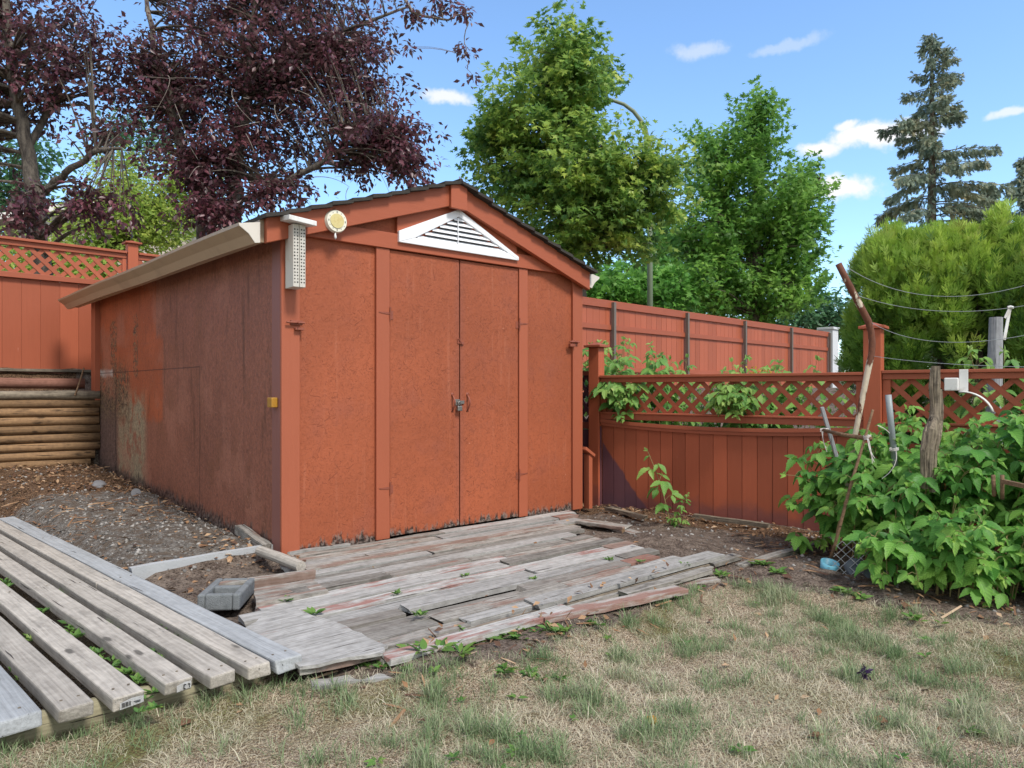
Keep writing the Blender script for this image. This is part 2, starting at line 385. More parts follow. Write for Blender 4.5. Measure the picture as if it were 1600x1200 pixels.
def mat_bark(name, a, b, scale=1.0):
    m, t = material(name); p = t.obj(); n = t.noise(t.map(p, (6*scale, 6*scale, 1.6*scale)), 3, 6, .7); k = t.noise(p, 40*scale, 3)
    c = t.mix(t.step(n, .35, .65), hexc(a), hexc(b)); c = t.mul(c, t.m('ADD', .7, t.m('MULTIPLY', k, .6)))
    return t.fin(c, .9, t.bump(t.m('ADD', n, t.m('MULTIPLY', k, .4)), .7, .02), spec=.2)

def mat_ground():
    m, t = material('ground_soil_and_lawn'); p = t.obj(); z = t.attr('zone', 'Color'); g = t.node('ShaderNodeSeparateColor'); t.put(g.inputs[0], z)
    lawn, grav, chips = g.outputs[0], g.outputs[1], g.outputs[2]
    n1 = t.noise(p, 1.6, 5); n2 = t.noise(p, 14, 6, .65); n3 = t.noise(p, 75, 4, .7); n4 = t.noise(p, 220, 2)
    soil = t.mix(t.step(n2, .3, .7), hexc('#544840'), hexc('#87796d')); soil = t.mix(t.step(n3, .55, .72), soil, hexc('#92847a')); soil = t.mix(t.step(n3, .5, .32), soil, hexc('#2e251f'))
    vo = t.vor(p, 75, out=None); tone = t.sep(vo['Color'])[0]
    gr = t.mix(tone, hexc('#544f4a'), hexc('#918d88')); gr = t.mix(t.step(n2, .42, .6), hexc('#655a50'), gr); gr = t.mul(gr, t.m('ADD', .7, t.m('MULTIPLY', n3, .6)))
    straw = t.mix(t.step(n3, .35, .65), hexc('#8f7f6b'), hexc('#c9b8a0')); straw = t.mix(t.step(n1, .5, .68), straw, t.mix(n3, hexc('#4f5433'), hexc('#8a8a58')))
    straw = t.mix(t.step(n4, .55, .4), straw, hexc('#5e4b36'))
    ch = t.mix(t.step(n3, .4, .62), hexc('#3f2d22'), hexc('#80664f'))
    edge = t.m('MULTIPLY', t.m('SUBTRACT', n2, .5), .7)
    c = t.mix(t.step(t.m('ADD', chips, edge), .4, .6), soil, ch)
    c = t.mix(t.step(t.m('ADD', grav, edge), .4, .6), c, gr)
    c = t.mix(t.step(t.m('ADD', lawn, edge), .42, .58), c, straw)
    h = t.m('ADD', t.m('ADD', t.m('MULTIPLY', n2, 1.0), t.m('MULTIPLY', n3, .6)), t.m('ADD', t.m('MULTIPLY', vo['Distance'], -.35), t.m('MULTIPLY', n4, .15)))
    return t.fin(c, .95, t.bump(h, .9, .03), spec=.15)

M = {}
M['osb_front'] = mat_osb('painted_strand_board', TERRA, 'xz')
M['osb_side'] = mat_osb('faded_strand_board', hexc('#7a4d42'), 'yz', side=True)
M['trim'] = mat_paint('terracotta_trim_paint', hexc('#a2593f'), .18, rndk=.12, scr=.03)
M['barge'] = mat_paint('terracotta_barge_paint', hexc('#a1563b'), .18, rndk=.1, axis='x', scr=.02)
M['trim_purple'] = mat_paint('purple_brown_trim_paint', hexc('#85574f'), .25, rndk=.1, wear=.02, wearcol='#5d4742')
M['fence'] = mat_paint('red_fence_paint', hexc('#a5573b'), .34, rndk=.30, wear=.015, wearcol='#6a4236', dirt=.6, dirtcol='#54383c', dirtz=(.0, .12), scr=.035)
M['fence_near'] = mat_paint('red_fence_paint_patched', hexc('#a5573b'), .34, rndk=.30, wear=.015, wearcol='#6a4236', dirt=.6, dirtcol='#54383c', dirtz=(.0, .12), scr=.035, patch=True)
M['fence_far'] = mat_paint('red_fence_paint_far', hexc('#a3583e'), .28, rndk=.22, dirt=.0, scr=.02)
M['fence_rail'] = mat_paint('red_rail_paint', hexc('#9e553c'), .3, rndk=.15, wear=.045, wearcol='#8d7d74', axis='x', scr=.02)
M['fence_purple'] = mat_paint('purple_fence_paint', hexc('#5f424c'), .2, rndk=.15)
M['lattice'] = mat_paint('lattice_paint', hexc('#a0553b'), .25, rndk=.25, axis='x')
M['white'] = mat_plain('white_weathered_paint', '#dcdcda', .5, .12, 9, bump=.1, stain='#a9a29a')
M['white_vent'] = mat_plain('white_vent_paint', '#e4e6ea', .5, .1, 20, bump=.1)
M['kerb'] = mat_plain('blue_white_flaking_paint', '#a8abad', .7, .3, 9, bump=.4, stain='#7d6e62')
M['beehouse'] = mat_plain('weathered_white_box', '#c3bfb6', .6, .25, 5, stain='#a48a66')
M['dial'] = mat_plain('yellowed_dial', '#cdbf86', .45, .25, 25, stain='#b39a5c')
M['vent_shade'] = mat_plain('grey_vent_shade', '#55565a', .9, .1)
M['black'] = mat_plain('hole_shade_black', '#0d0b0a', .9, .1)
M['gutter'] = mat_plain('tan_gutter_enamel', '#a8947c', .42, .1, 4, bump=.05, stain='#94816c')
M['gutter_end'] = mat_plain('white_gutter_end', '#cfc9c0', .45, .1, 6, bump=.05)
M['shingle'] = mat_plain('dark_roof_shingle', '#3a3632', .95, .5, 18, bump=.8)
M['rust'] = mat_plain('painted_iron', '#8a4c3a', .55, .3, 60, stain='#5e3526')
M['steel'] = mat_plain('dull_steel', '#8d8a86', .4, .3, 50, metal=.8)
M['amber'] = mat_plain('amber_reflector', '#a4782a', .35, .35, 40)
M['plank'] = mat_wood('weathered_grey_plank', '#625d56', '#a8a49d', red=.16, tone0=.55, tone1=.5, redcol='#7d5f52', stain=.6, crack=.8)
M['plank_red'] = mat_wood('plank_with_red_paint', '#6e6760', '#a29d96', red=.75, tone0=.6, tone1=.4, redcol='#865647', stain=.45)
M['plank_pale'] = mat_wood('pale_grey_plank', '#7c7a75', '#b8b6b3', red=.02, tone0=.62, tone1=.42, stain=.4, crack=.9)
M['front_red'] = mat_wood('red_edged_board', '#8d8782', '#aaa59f', red=.95, redcol='#855646', stain=.4)
M['timber'] = mat_wood('brown_grey_timber', '#88827a', '#b8b1a7', red=0, knots=.12, stain=.4, crack=.5)
M['timber_grey'] = mat_wood('silver_grey_timber', '#808283', '#a4a7a9', red=0, stain=.18, crack=.75)
M['log'] = mat_wood('honey_log', '#66503e', '#9c7c59', red=0, knots=.45, stain=1.0, tone0=.6, tone1=.45, crack=.9)
M['log_red'] = mat_wood('faded_red_log', '#6e4a3c', '#9a7061', red=.2, stain=.5)
M['landscape_log'] = mat_wood('greenish_round_timber', '#7a735c', '#a09a80', stain=.4, crack=.8)
M['old_wood'] = mat_wood('old_dark_wood', '#4d453d', '#958a79', stain=.6, crack=1.0)
M['stake_grey'] = mat_wood('grey_stake', '#7b7d80', '#a3a5a8', stain=.2)
M['old_wood_v'] = mat_wood('old_dark_wood_upright', '#3b352f', '#9a8d7a', stain=.6, crack=1.2, axis='z')
M['stake_v'] = mat_wood('grey_stake_upright', '#75777a', '#a3a5a8', stain=.2, axis='z')
M['stick'] = mat_wood('brown_stick', '#54402f', '#8a7058', stain=.5)
M['concrete'] = mat_plain('rough_concrete', '#74787a', .95, .6, 22, bump=1.0, stain='#585d60')
M['stone'] = mat_plain('grey_stone', '#77777a', .9, .35, 12, bump=.6)
M['tile_grey'] = mat_plain('blue_grey_tile', '#5d6570', .7, .3, 8, bump=.3)
M['cup'] = mat_plain('pale_blue_plastic', '#6fb4cc', .35, .12, 15, bump=.05)
M['pvc'] = mat_plain('grey_pipe', '#8b9396', .45, .15, 10, bump=.08)
M['wire'] = mat_plain('galvanised_wire', '#a3a6a6', .45, .15, 30, metal=.5)
M['string'] = mat_plain('white_twine', '#cfcac6', .9, .2, 60)
M['post_steel'] = mat_plain('grey_steel_post', '#6c645c', .6, .3, 6)
M['lamp'] = mat_plain('green_grey_lamp_post', '#6f7c66', .55, .2, 3)
M['pillar'] = mat_plain('white_plaster', '#c9ccd0', .8, .12, 6, bump=.2)
M['house_wall'] = mat_paint('beige_siding', hexc('#c2b6ae'), .1, rndk=.1, axis='x')
M['house_roof'] = mat_plain('grey_roof', '#8d8781', .9, .3, 10)
M['house_trim'] = mat_plain('house_white_trim', '#d5d3cf', .6, .1)
M['downspout'] = mat_plain('blue_grey_downspout', '#6f8590', .5, .1)
M['plum_bark'] = mat_bark('plum_bark', '#4a4542', '#7a7268')
M['maple_bark'] = mat_bark('maple_bark', '#4c453c', '#7b7063')
M['twig'] = mat_bark('grey_twig', '#6d6460', '#a0968e', 3)
M['stem'] = mat_plain('green_brown_stem', '#8a7d52', .6, .4, 9)
M['plum_leaf'] = mat_leaf('plum_leaf', ['#2e1a24', '#452732', '#5c323d', '#7c4a54', '#6b5242'], .3, .38, clump=1.2, spec=.5)
M['maple_leaf'] = mat_leaf('maple_leaf', ['#34592a', '#4a7434', '#7ea046', '#b4c65a', '#c2b25a'], .5, .45, clump=.9)
M['maple_leaf_b'] = mat_leaf('maple_leaf_deep', ['#3f6a2a', '#5a8a38', '#80ac48', '#a8c85c'], .5, .45, clump=.8)
M['lime_leaf'] = mat_leaf('lime_leaf', ['#66863a', '#8aa648', '#b0be5c', '#d0d27e'], .55, .5, clump=1.6)
M['bush_leaf'] = mat_leaf('bush_leaf', ['#3d6c2c', '#568f3a', '#7cb04c', '#98c45c'], .5, .45, clump=.9)
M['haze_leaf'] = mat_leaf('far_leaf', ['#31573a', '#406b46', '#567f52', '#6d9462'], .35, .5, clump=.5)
M['rasp_leaf'] = mat_leaf('raspberry_leaf', ['#3d7030', '#568f3c', '#78ac4a', '#98c25a', '#bcd670'], .4, .48, veins=True, clump=3.2)
M['rasp_young'] = mat_leaf('young_raspberry_leaf', ['#4f8040', '#6d9c4a', '#8fb358', '#b3bf74'], .38, .48, veins=True, clump=4)
M['weed_leaf'] = mat_leaf('weed_leaf', ['#3d5f30', '#527a38', '#6f9344', '#93a556'], .35, .5, clump=5)
M['cedar'] = mat_leaf('arborvitae_spray', ['#2f5020', '#527a2c', '#80a43c', '#b4cc58', '#8a7a44'], .36, .55, clump=2.6)
M['spruce'] = mat_leaf('spruce_needles', ['#48584c', '#6a7a68', '#8c9b88', '#a4a384', '#94805e'], .32, .6, clump=.9)
M['dead_leaf'] = mat_leaf('dead_leaf', ['#3b2a20', '#64493a', '#8d6a4c', '#b39474', '#cdb89c'], .15, .8, clump=5)
M['grass'] = mat_leaf('grass_blade', ['#587848', '#7f9468', '#b4b296', '#d8cdb4', '#efe7d6'], .3, .6, clump=2)
M['pansy'] = mat_leaf('purple_petal', ['#2a1638', '#43254f'], .2, .5)
M['yellow'] = mat_leaf('yellow_petal', ['#b89a20', '#d6ba3a'], .3, .5)
M['ground'] = mat_ground()
# ------------------------------------------------------------------ shed
SH_ROT = math.atan2(.649, .7607)
A0 = Vector((-1.384, 4.264, 0))
E1 = Vector((.7607, .649, 0)); E2 = Vector((-.649, .7607, 0))
def SW(x, y, z=0):  # shed-local to world
    x = x-.028*y; return A0+E1*x+E2*y+Vector((0, 0, z))
def loc_shed(X, Y):
    d = Vector((X, Y, 0))-A0; y = d.dot(E2); return d.dot(E1)+.028*y, y
SK = lambda p: (p[0]-.028*p[1], p[1], p[2])
WS = 2.563; DP = 4.86; PX = 1.235; PZ = 2.455
def roofz(x): return 2.005+(x+.13)*.332 if x < PX else 2.005+.453-(x-PX)*.352
shed = thing('garden_shed', 'terracotta painted wooden shed with gable front and closed double doors', 'shed', A0, SH_ROT)
def sp(mb, name, mat, parent=shed, bevel=0, label=None):
    o = mb.build(name, mat, parent, bevel=bevel)
    if label: o['label'] = label
    return o
b = MB()
b.prism([(0.0, -.03), (.735, -.03), (.735, 1.94), (0, 1.94)], 0, .03)
sp(b, 'wall', M['osb_front'])
b = MB(); b.prism([(1.865, -.03), (WS, -.03), (WS, 1.94), (1.865, 1.94)], 0, .03)
sp(b, 'wall', M['osb_front'])
b = MB(); b.prism([(0, 1.942), (WS, 1.942), (WS, roofz(WS)-.03), (PX, PZ-.02), (0, roofz(0)-.03)], 0, .03)
sp(b, 'wall', M['osb_front'])
b = MB()
n = 12
for i in range(n):
    y0 = .031+(DP-.03)*i/n; y1 = .031+(DP-.03)*(i+1)/n
    b.box((0, y0, -.06), (.028, y1, 2.04), fn=SK, rnd=.5)
sp(b, 'wall', M['osb_side'], label='faded purple brown side wall with orange and bare patches')
b = MB(); b.box((WS-.03, .031, -.06), (WS, DP, 1.96), fn=SK); sp(b, 'wall', M['osb_front'])
b = MB(); b.prism([(0.03, -.05), (WS-.03, -.05), (WS-.03, 2.0), (PX, PZ-.02), (.03, 2.0)], DP-.03, DP, fn=SK); sp(b, 'wall', M['osb_front'])
# corner boards and door posts
def trim(x0, x1, z0, z1, y0=-.024, y1=-.001, m='trim', name='trim_board'):
    b = MB(); b.box((x0, y0, z0), (x1, y1, z1)); return sp(b, name, M[m], bevel=.003)
trim(-.022, .0935, -.02, 1.934)
trim(.622, .724, -.005, 1.934)
trim(1.874, 1.962, .0, 1.934)
trim(2.466, 2.58, -.01, 1.934)
b = MB(); b.box((-.0225, .0, -.03), (-.001, .125, 1.93)); o = sp(b, 'trim_board', M['trim_purple'], bevel=.003); o['label'] = 'purple brown corner board on the side wall'
b = MB(); b.box((2.564, .0, -.03), (2.5845, .09, 1.93)); sp(b, 'trim_board', M['trim'], bevel=.003)
b = MB(); b.box((-.05, DP-.16, .86), (-.001, DP+.03, 2.0), fn=SK); sp(b, 'trim_board', M['trim'])
b = MB(); b.prism([(-.022, 1.936), (2.58, 1.936), (2.58, 1.97), (2.23, 2.042), (.12, 2.042), (-.022, 1.99)], -.036, -.002); sp(b, 'header_board', M['barge'], bevel=.003)
# gable panel behind the vent, flush with header
zz = lambda x: roofz(x)-.10
b = MB(); b.prism([(.776, 2.0435), (1.84, 2.0435), (1.84, zz(1.84)), (PX, zz(PX)), (.776, zz(.776))], -.033, -.002); sp(b, 'gable_panel', M['barge'], bevel=.002)
# barge boards
def barge(x0, x1, name='barge_board'):
    b = MB(); q = []
    N = 6
    top = [(x0+(x1-x0)*i/N, roofz(x0+(x1-x0)*i/N)-.004) for i in range(N+1)]
    bot = [(x, z-.148) for x, z in top]
    b.prism(bot+top[::-1], -.085, -.04); return sp(b, name, M['barge'], bevel=.004)
barge(-.135, PX-.002); barge(PX+.002, 2.605)
b = MB(); b.prism([(PX-.07, roofz(PX-.07)-.165), (PX+.07, roofz(PX+.07)-.165), (PX+.07, roofz(PX+.07)-.003), (PX, roofz(PX)-.002), (PX-.07, roofz(PX-.07)-.003)], -.112, -.086)
sp(b, 'peak_block', M['barge'], bevel=.003)
# roof: two shingled slopes with stepped courses
roof = None
b = MB()
Y0, Y1 = -.135, 5.12
for side in (0, 1):
    xs = np.linspace(PX, -.165, 11) if side == 0 else np.linspace(PX, 2.64, 11)
    for i in range(10):
        xa, xb = xs[i], xs[i+1]; za, zb = roofz(min(max(xa, -.2), 2.7)), roofz(xb)
        ny = 22
        for k in range(ny):
            ya = Y0+(Y1-Y0)*k/ny; yb = Y0+(Y1-Y0)*(k+1)/ny
            f = 0.012*k/ny
            j = random.uniform(0, .006)
            lift = .012+j
            jy = random.uniform(-.012, .012) if k == 0 else 0
            v = [(xa, ya+jy, za+.006), (xa, yb, za+.006), (xb, yb, zb+.008+lift), (xb, ya+jy, zb+.008+lift)]
            v += [(x, y, z-.02-(.004 if kk > 1 else 0)) for kk, (x, y, z) in enumerate(v)]
            v = [SK((x, y, z+.012*(y/5)**2*4)) for x, y, z in v]
            b.add(v, [(0,1,2,3), (7,6,5,4), (0,4,5,1), (1,5,6,2), (2,6,7,3), (3,7,4,0)])
o = sp(b, 'roof', M['shingle'])
b = MB(); b.tube([SK((PX, -.13, roofz(PX)+.01)), SK((PX, 2.5, roofz(PX)+.02)), SK((PX, 5.1, roofz(PX)+.06))], .018, 6)
rc = b.build('ridge_cap', M['shingle'], o)
b = MB(); b.tube([(PX+.0, -.11, PZ), (PX+.002, -.11, PZ+.045)], .0025, 5); b.build('nail', M['rust'], shed)
# eave fascia and gutters
b = MB(); b.box((-.163, -.04, 1.86), (-.136, 5.08, 1.995), fn=lambda p: SK((p[0], p[1], p[2]+.05*max(p[1], 0)/5))); sp(b, 'fascia_board', M['gutter'])
def gutter(xe, sg, y0, y1, slope):
    prof = [(0, .105), (0, -.015), (-.03, -.02), (-.065, .028), (-.12, .068), (-.123, .083), (-.112, .083)]
    b = MB(); n = len(prof); vs = []
    st = np.linspace(y0, y1, 12)
    for y in st:
        sag = .004*math.sin(y*2.1)
        for (dx, dz) in prof: vs.append(SK((xe+sg*(-dx)*-1 if False else xe+sg*dx, y, 1.868+dz+slope*(y-y0)/(y1-y0)+sag)))
    fs = [(i*n+k, i*n+k+1, (i+1)*n+k+1, (i+1)*n+k) for i in range(len(st)-1) for k in range(n-1)]
    b.add(vs, fs)
    o = b.build('gutter', M['gutter'], shed, fixn=False)
    s = o.modifiers.new('t', 'SOLIDIFY'); s.thickness = .004; s.offset = 0
    e = MB(); e.add([SK((xe+sg*dx, y0-.002, 1.868+dz)) for dx, dz in prof], [tuple(range(n))])
    eo = e.build('end_cap', M['gutter_end'], o, fixn=False)
    s = eo.modifiers.new('t', 'SOLIDIFY'); s.thickness = .004
    e = MB(); e.add([SK((xe+sg*dx, y1+.002, 1.868+dz+slope)) for dx, dz in prof], [tuple(range(n))]); e.build('end_cap', M['gutter'], o, fixn=False)
    return o
gutter(-.165, 1, -.05, 5.36, .07)
gutter(2.622, -1, -.06, 5.2, .0)
# doors
def door(x0, x1, hinge_right, handle_x):
    b = MB(); b.box((x0, -.014, .006), (x1, .012, 1.93)); d = sp(b, 'door', M['osb_front'], bevel=.002)
    hb = MB(); pts = []
    for i in range(9):
        t = i/8; pts.append((handle_x, -.015-.032*math.sin(math.pi*t), .955-.115*t))
    hb.tube(pts, .006, 8); hb.box((handle_x-.01, -.0165, .945), (handle_x+.01, -.0142, .97)); hb.box((handle_x-.01, -.0165, .83), (handle_x+.01, -.0142, .852))
    hb.build('handle', M['rust'], d, smooth=True)
    xh = x1+.005 if hinge_right else x0-.005
    for zc in (1.5, .33):
        q = MB(); s = 1 if hinge_right else -1
        q.tube([(xh, -.03, zc-.045), (xh, -.03, zc+.045)], .005, 8)
        # tapering strap on the post, short leaf on the door
        q.prism([(xh, zc-.006), (xh+s*.085, zc+.004), (xh+s*.085, zc+.010), (xh, zc+.012)] if s > 0 else [(xh+s*.085, zc+.004), (xh, zc-.006), (xh, zc+.012), (xh+s*.085, zc+.010)], -.0275, -.0245)
        q.prism([(xh-s*.028, zc-.035), (xh, zc-.035), (xh, zc+.02), (xh-s*.028, zc+.02)] if s > 0 else [(xh, zc-.035), (xh-s*.028, zc-.035), (xh-s*.028, zc+.02), (xh, zc+.02)], -.0175, -.0145)
        q.build('hinge', M['rust'], d)
    return d
dl = door(.730, 1.3045, False, 1.243); dr = door(1.3135, 1.868, True, 1.377)
# hasp and padlock, upper latch
b = MB(); b.box((1.262, -.021, .878), (1.306, -.0145, .922)); b.box((1.3, -.024, .888), (1.345, -.0215, .912)); b.tube([(1.29, -.021, .9), (1.29, -.04, .9)], .007, 8)
b.build('hasp', M['steel'], dl, bevel=.001)
pl = thing('padlock', 'small grey padlock hanging on the hasp of the shed doors', 'padlock', SW(1.286, -.04, .9), SH_ROT)
b = MB(); b.box((-.02, -.012, -.062), (.02, .008, -.026)); b.build('lock_body', M['steel'], pl, bevel=.004)
b = MB(); b.tube([(-.012, -.002, -.028), (-.012, -.002, -.008), (-.007, -.002, .002), (0, -.002, .005), (.007, -.002, .002), (.012, -.002, -.008), (.012, -.002, -.028)], .0035, 8); b.build('shackle', M['steel'], pl, smooth=True)
b = MB(); b.box((1.287, -.02, 1.325), (1.305, -.0145, 1.36)); b.box((1.306, -.026, 1.322), (1.34, -.0145, 1.337)); b.tube([(1.295, -.024, 1.36), (1.325, -.026, 1.318)], .004, 6); b.build('latch', M['rust'], dl)
def bolt(x, z, s):
    b = MB(); b.tube([(x-.055, -.045, z), (x+.06, -.045, z)], .0065, 8); b.box((x-s*.0-.025, -.04, z-.014), (x+.05, -.0255 if s > 0 else -.0255, z+.014))
    b.box((x+.0, -.05, z-.045), (x+.055, -.003, z-.03)) if s > 0 else b.box((x-.05, -.05, z-.04), (x+.01, -.0255, z-.016))
    b.tube([(x+.012, -.045, z), (x+.012, -.075, z-.004)], .005, 6)
    b.build('barrel_bolt', M['rust'], shed, bevel=.002)
bolt(.055, 1.40, 1); bolt(2.46, 1.385, -1)
b = MB(); b.box((-.062, .03, .885), (-.0235, .1, .945)); o = b.build('reflector', M['amber'], shed, bevel=.004); o['label'] = 'small square amber block on the corner board'
# vent
vent = MB(); tri = [(.777, 1.985), (1.842, 1.985), (1.842, 2.012), (1.275, 2.285), (.777, 2.06)]
inn = [(.92, 2.033), (1.70, 2.033), (1.272, 2.232)]
inn = [(.905, 2.030), (1.735, 2.030), (1.274, 2.234)]
def strip(poly, y0=-.056, y1=-.0335): vent.prism(poly, y0, y1)
strip([(.777, 1.985), (1.842, 1.985), (1.735, 2.030), (.905, 2.030)])
strip([(.777, 1.9865), (.9045, 2.0305), (1.274, 2.2335), (1.274, 2.285), (.777, 2.06)])
strip([(1.842, 1.9865), (1.842, 2.012), (1.2745, 2.285), (1.2745, 2.2335), (1.7345, 2.0305)])
vf = vent.build('gable_vent', M['white_vent'], shed, bevel=.002); vf['label'] = 'white triangular louvred vent'
b = MB(); b.prism([(.91, 2.0), (1.73, 2.0), (1.274, 2.23)], -.0345, -.0335); b.build('vent_shade_sheet', M['vent_shade'], vf)  # flat grey sheet standing in for the shade between the louvres
b = MB()
for i in range(6):
    z = 2.034+.0345*i; k = (2.234-z)/.204; xa = 1.274-.369*k+.012; xb = 1.274+.461*k-.012
    if xb-xa < .05: continue
    b.add([(xa, -.054, z-.004), (xb, -.054, z-.004), (xb-.01, -.036, z+.021), (xa+.01, -.036, z+.021), (xa, -.052, z-.006), (xb, -.052, z-.006), (xb, -.0355, z+.017), (xa, -.0355, z+.017)], [(0,1,2,3), (7,6,5,4), (0,4,5,1), (1,5,6,2), (2,6,7,3), (3,7,4,0)])
b.build('louvre', M['white_vent'], vf)
b = MB(); b.prism([(1.262, 2.031), (1.268, 2.031), (1.268, 2.22), (1.262, 2.22)], -.058, -.052); b.build('mullion', M['white_vent'], vf)

# bee house
bee = thing('bee_house', 'tall narrow white bee house full of drilled holes under the shed eave', 'bee house', SW(.029, -.155, 1.6), SH_ROT)
b = MB(); b.box((-.038, -.0, .0), (-.001, .118, .372)); b.box((.001, -.003, .0), (.037, .118, .372)); hb = b.build('box', M['beehouse'], bee, bevel=.003)
b = MB()
for cx, y in ((-.029, -.0006), (-.0115, -.0006), (.0105, -.0036), (.027, -.0036)):
    for k in range(17):
        z = .028+.0195*k+random.uniform(-.001, .001); r = random.uniform(.004, .0052); xx = cx+random.uniform(-.0012, .0012)
        b.add([(xx+r*math.cos(a*math.pi/4), y, z+r*math.sin(a*math.pi/4)) for a in range(8)]+[(xx+r*math.cos(a*math.pi/4), y+.0004, z+r*math.sin(a*math.pi/4)) for a in range(8)], [tuple(range(8)), tuple(range(15, 7, -1))])
b.build('hole_shade_disc', M['black'], hb)  # flat black discs paint the shade inside the drilled holes
b = MB(); b.prism([(-.088, .377), (.082, .363), (.082, .392), (-.088, .406)], -.06, .125, fn=lambda p: (p[0], p[1], p[2]+.10*(p[1]-.0)+.006)); b.build('roof', M['white'], bee, bevel=.003)
# thermometer
th = thing('thermometer', 'round cream wall thermometer on the barge board left of the white vent', 'thermometer', SW(.296, -.086, 2.041), SH_ROT)
def disc(mb, r0, r1, y0, y1, n=40):
    vs = [(r0*math.cos(2*math.pi*i/n), y0, r0*math.sin(2*math.pi*i/n)) for i in range(n)]+[(r1*math.cos(2*math.pi*i/n), y1, r1*math.sin(2*math.pi*i/n)) for i in range(n)]
    mb.add(vs, [tuple(range(n)), tuple(range(2*n-1, n-1, -1))]+[(i, i+n, (i+1) % n+n, (i+1) % n) for i in range(n)])
rimb = MB(); disc(rimb, .066, .073, -.022, 0); rimb.mi = 1
b = MB(); disc(b, .045, .046, -.0265, -.0225); b.build('dial', M['dial'], th)
b = rimb
for i in range(12):
    a = 2*math.pi*i/12; r = .055; c = Vector((r*math.cos(a), -.0226, r*math.sin(a))); s = .0035 if i % 3 else .006
    b.box((c.x-s*.5, c.y-.0006, c.z-s), (c.x+s*.5, c.y, c.z+s))
b.build('rim', [mat_plain('cream_plastic', '#dfdccb', .4, .12, 20, bump=.05), mat_plain('grey_print', '#6f6c60', .6)], th)
b = MB(); b.tube([(-.006, -.012, -.07), (-.008, -.012, -.085), (-.007, -.012, -.1), (-.006, -.012, -.112)], [.003, .006, .009, .004], 8); b.build('drip_bulb', M['white'], th, smooth=True)
b = MB(); b.tube([(-.004, -.004, .07), (-.005, -.006, .085)], .003, 6); b.build('hook', M['rust'], th)
# short board leaning at the far front corner
lb = thing('leaning_board', 'short capped red board standing against the far front corner of the shed', 'board', SW(2.66, .0, -.02), SH_ROT)
b = MB(); b.box((-.012, -.035, 0), (.03, .03, .46)); b.build('upright', M['trim'], lb, bevel=.003)
b = MB(); b.prism([(-.07, .505), (.045, .435), (.052, .46), (-.06, .53)], -.05, .04); b.build('cap', M['trim'], lb, bevel=.003)
# ------------------------------------------------------------------ ground
def sst(x, a, b):
    t = np.clip((x-a)/(b-a), 0, 1); return t*t*(3-2*t)
PU = np.array([-.735, .678]); PN = np.array([.678, .735]); PP = np.array([-.771, 2.571])
NF0 = np.array([.674, 6.45]); NFD = np.array([.795, -.607]); NFN = np.array([.607, .795])
LW0 = np.array([-5.3, 7.3]); LWD = np.array([.848, .53]); LWN = np.array([-.53, .848])
BF0 = np.array([-5.82, 8.0]); BFD = np.array([.722, .692]); BFN = np.array([-.692, .722])
LAWN = np.array([(-1.95, 1.72), (-1.47, 2.10), (-.88, 2.54), (-.72, 2.50), (.05, 2.75), (.29, 3.03), (.67, 3.42), (1.2, 3.88), (1.45, 3.74), (1.70, 3.58), (1.97, 3.34), (2.35, 3.12), (3.4, 2.7), (6, 1.5), (6, -3), (-3, -3), (-3, 1.0)])
def polydist(P, poly):
    """signed distance, positive inside"""
    P = np.asarray(P); n = len(poly); d = np.full(len(P), 1e9); ins = np.zeros(len(P), bool)
    for i in range(n):
        a = poly[i]; b_ = poly[(i+1) % n]; e = b_-a; w = P-a
        t = np.clip((w@e)/(e@e), 0, 1); d = np.minimum(d, np.linalg.norm(w-t[:, None]*e, axis=1))
        c = ((a[1] > P[:, 1]) != (b_[1] > P[:, 1])) & (P[:, 0] < (b_[0]-a[0])*(P[:, 1]-a[1])/(b_[1]-a[1]+1e-12)+a[0])
        ins ^= c
    return np.where(ins, d, -d)
def vnoise(P, sc, seed=0.0):
    return np.array([mnoise.noise((p[0]*sc+seed, p[1]*sc-seed, seed*1.7)) for p in P])
def shedloc(P):
    d = P-np.array([A0.x, A0.y]); y = d@np.array([E2.x, E2.y]); return d@np.array([E1.x, E1.y])+.028*y, y
def height(P, fine=True):
    P = np.asarray(P, float); lx, ly = shedloc(P)
    h = np.full(len(P), -.055)
    lawn = polydist(P, LAWN); h += -.055*sst(lawn, -.12, .25)
    dplat = (P-PP)@PN
    grav = sst(-lx, -.05, .1)*sst(ly, -.12, .12)*sst(dplat, -.05, .25)
    h += grav*(.085+.14*sst(ly, 0, 4.6))
    h += -.03*sst(-dplat, 0, .1)*(lawn < 0)
    dn = (P-NF0)@NFN; ok = sst(lx, 2.6, 2.9)
    h += ok*(.95*sst(dn, .4, 8.5)+.12*sst(dn, .02, .2))
    dl_ = (P-LW0)@LWN; left = sst(-lx, -.3, .2)
    h = np.where((lx < .4) & (dl_ > .03), np.maximum(h, .16+.78*sst(dl_, .05, .16)), h)
    db = (P-BF0)@BFN
    h = np.where(db > -3, np.maximum(h, h+(np.where(P[:, 0] > -1, 1.02, 1.22)-h)*sst(db, -.25, .0)), h)
    md = np.exp(-((P[:, 0]-1.02)**2+(P[:, 1]-4.75)**2)/.09); h += .07*md
    far = np.linalg.norm(P, axis=1); h += np.where(P[:, 1] > 30, (far-30)*.02, 0)
    near = (far < 13)
    if fine and near.any():
        q = P[near]; rough = .012+.022*(1-sst(lawn[near], -.1, .1))*np.where(dplat[near] > 0, 1, .2)
        inside = ((lx[near] > -.1) & (lx[near] < 2.6) & (ly[near] > -1.9) & (ly[near] < 5)); rough = np.where(inside, .006, rough)
        h[near] += vnoise(q, 2.3, 3.1)*rough+vnoise(q, 7.5, 9.2)*rough*.6+vnoise(q, 19, 5.5)*rough*.35
    return h
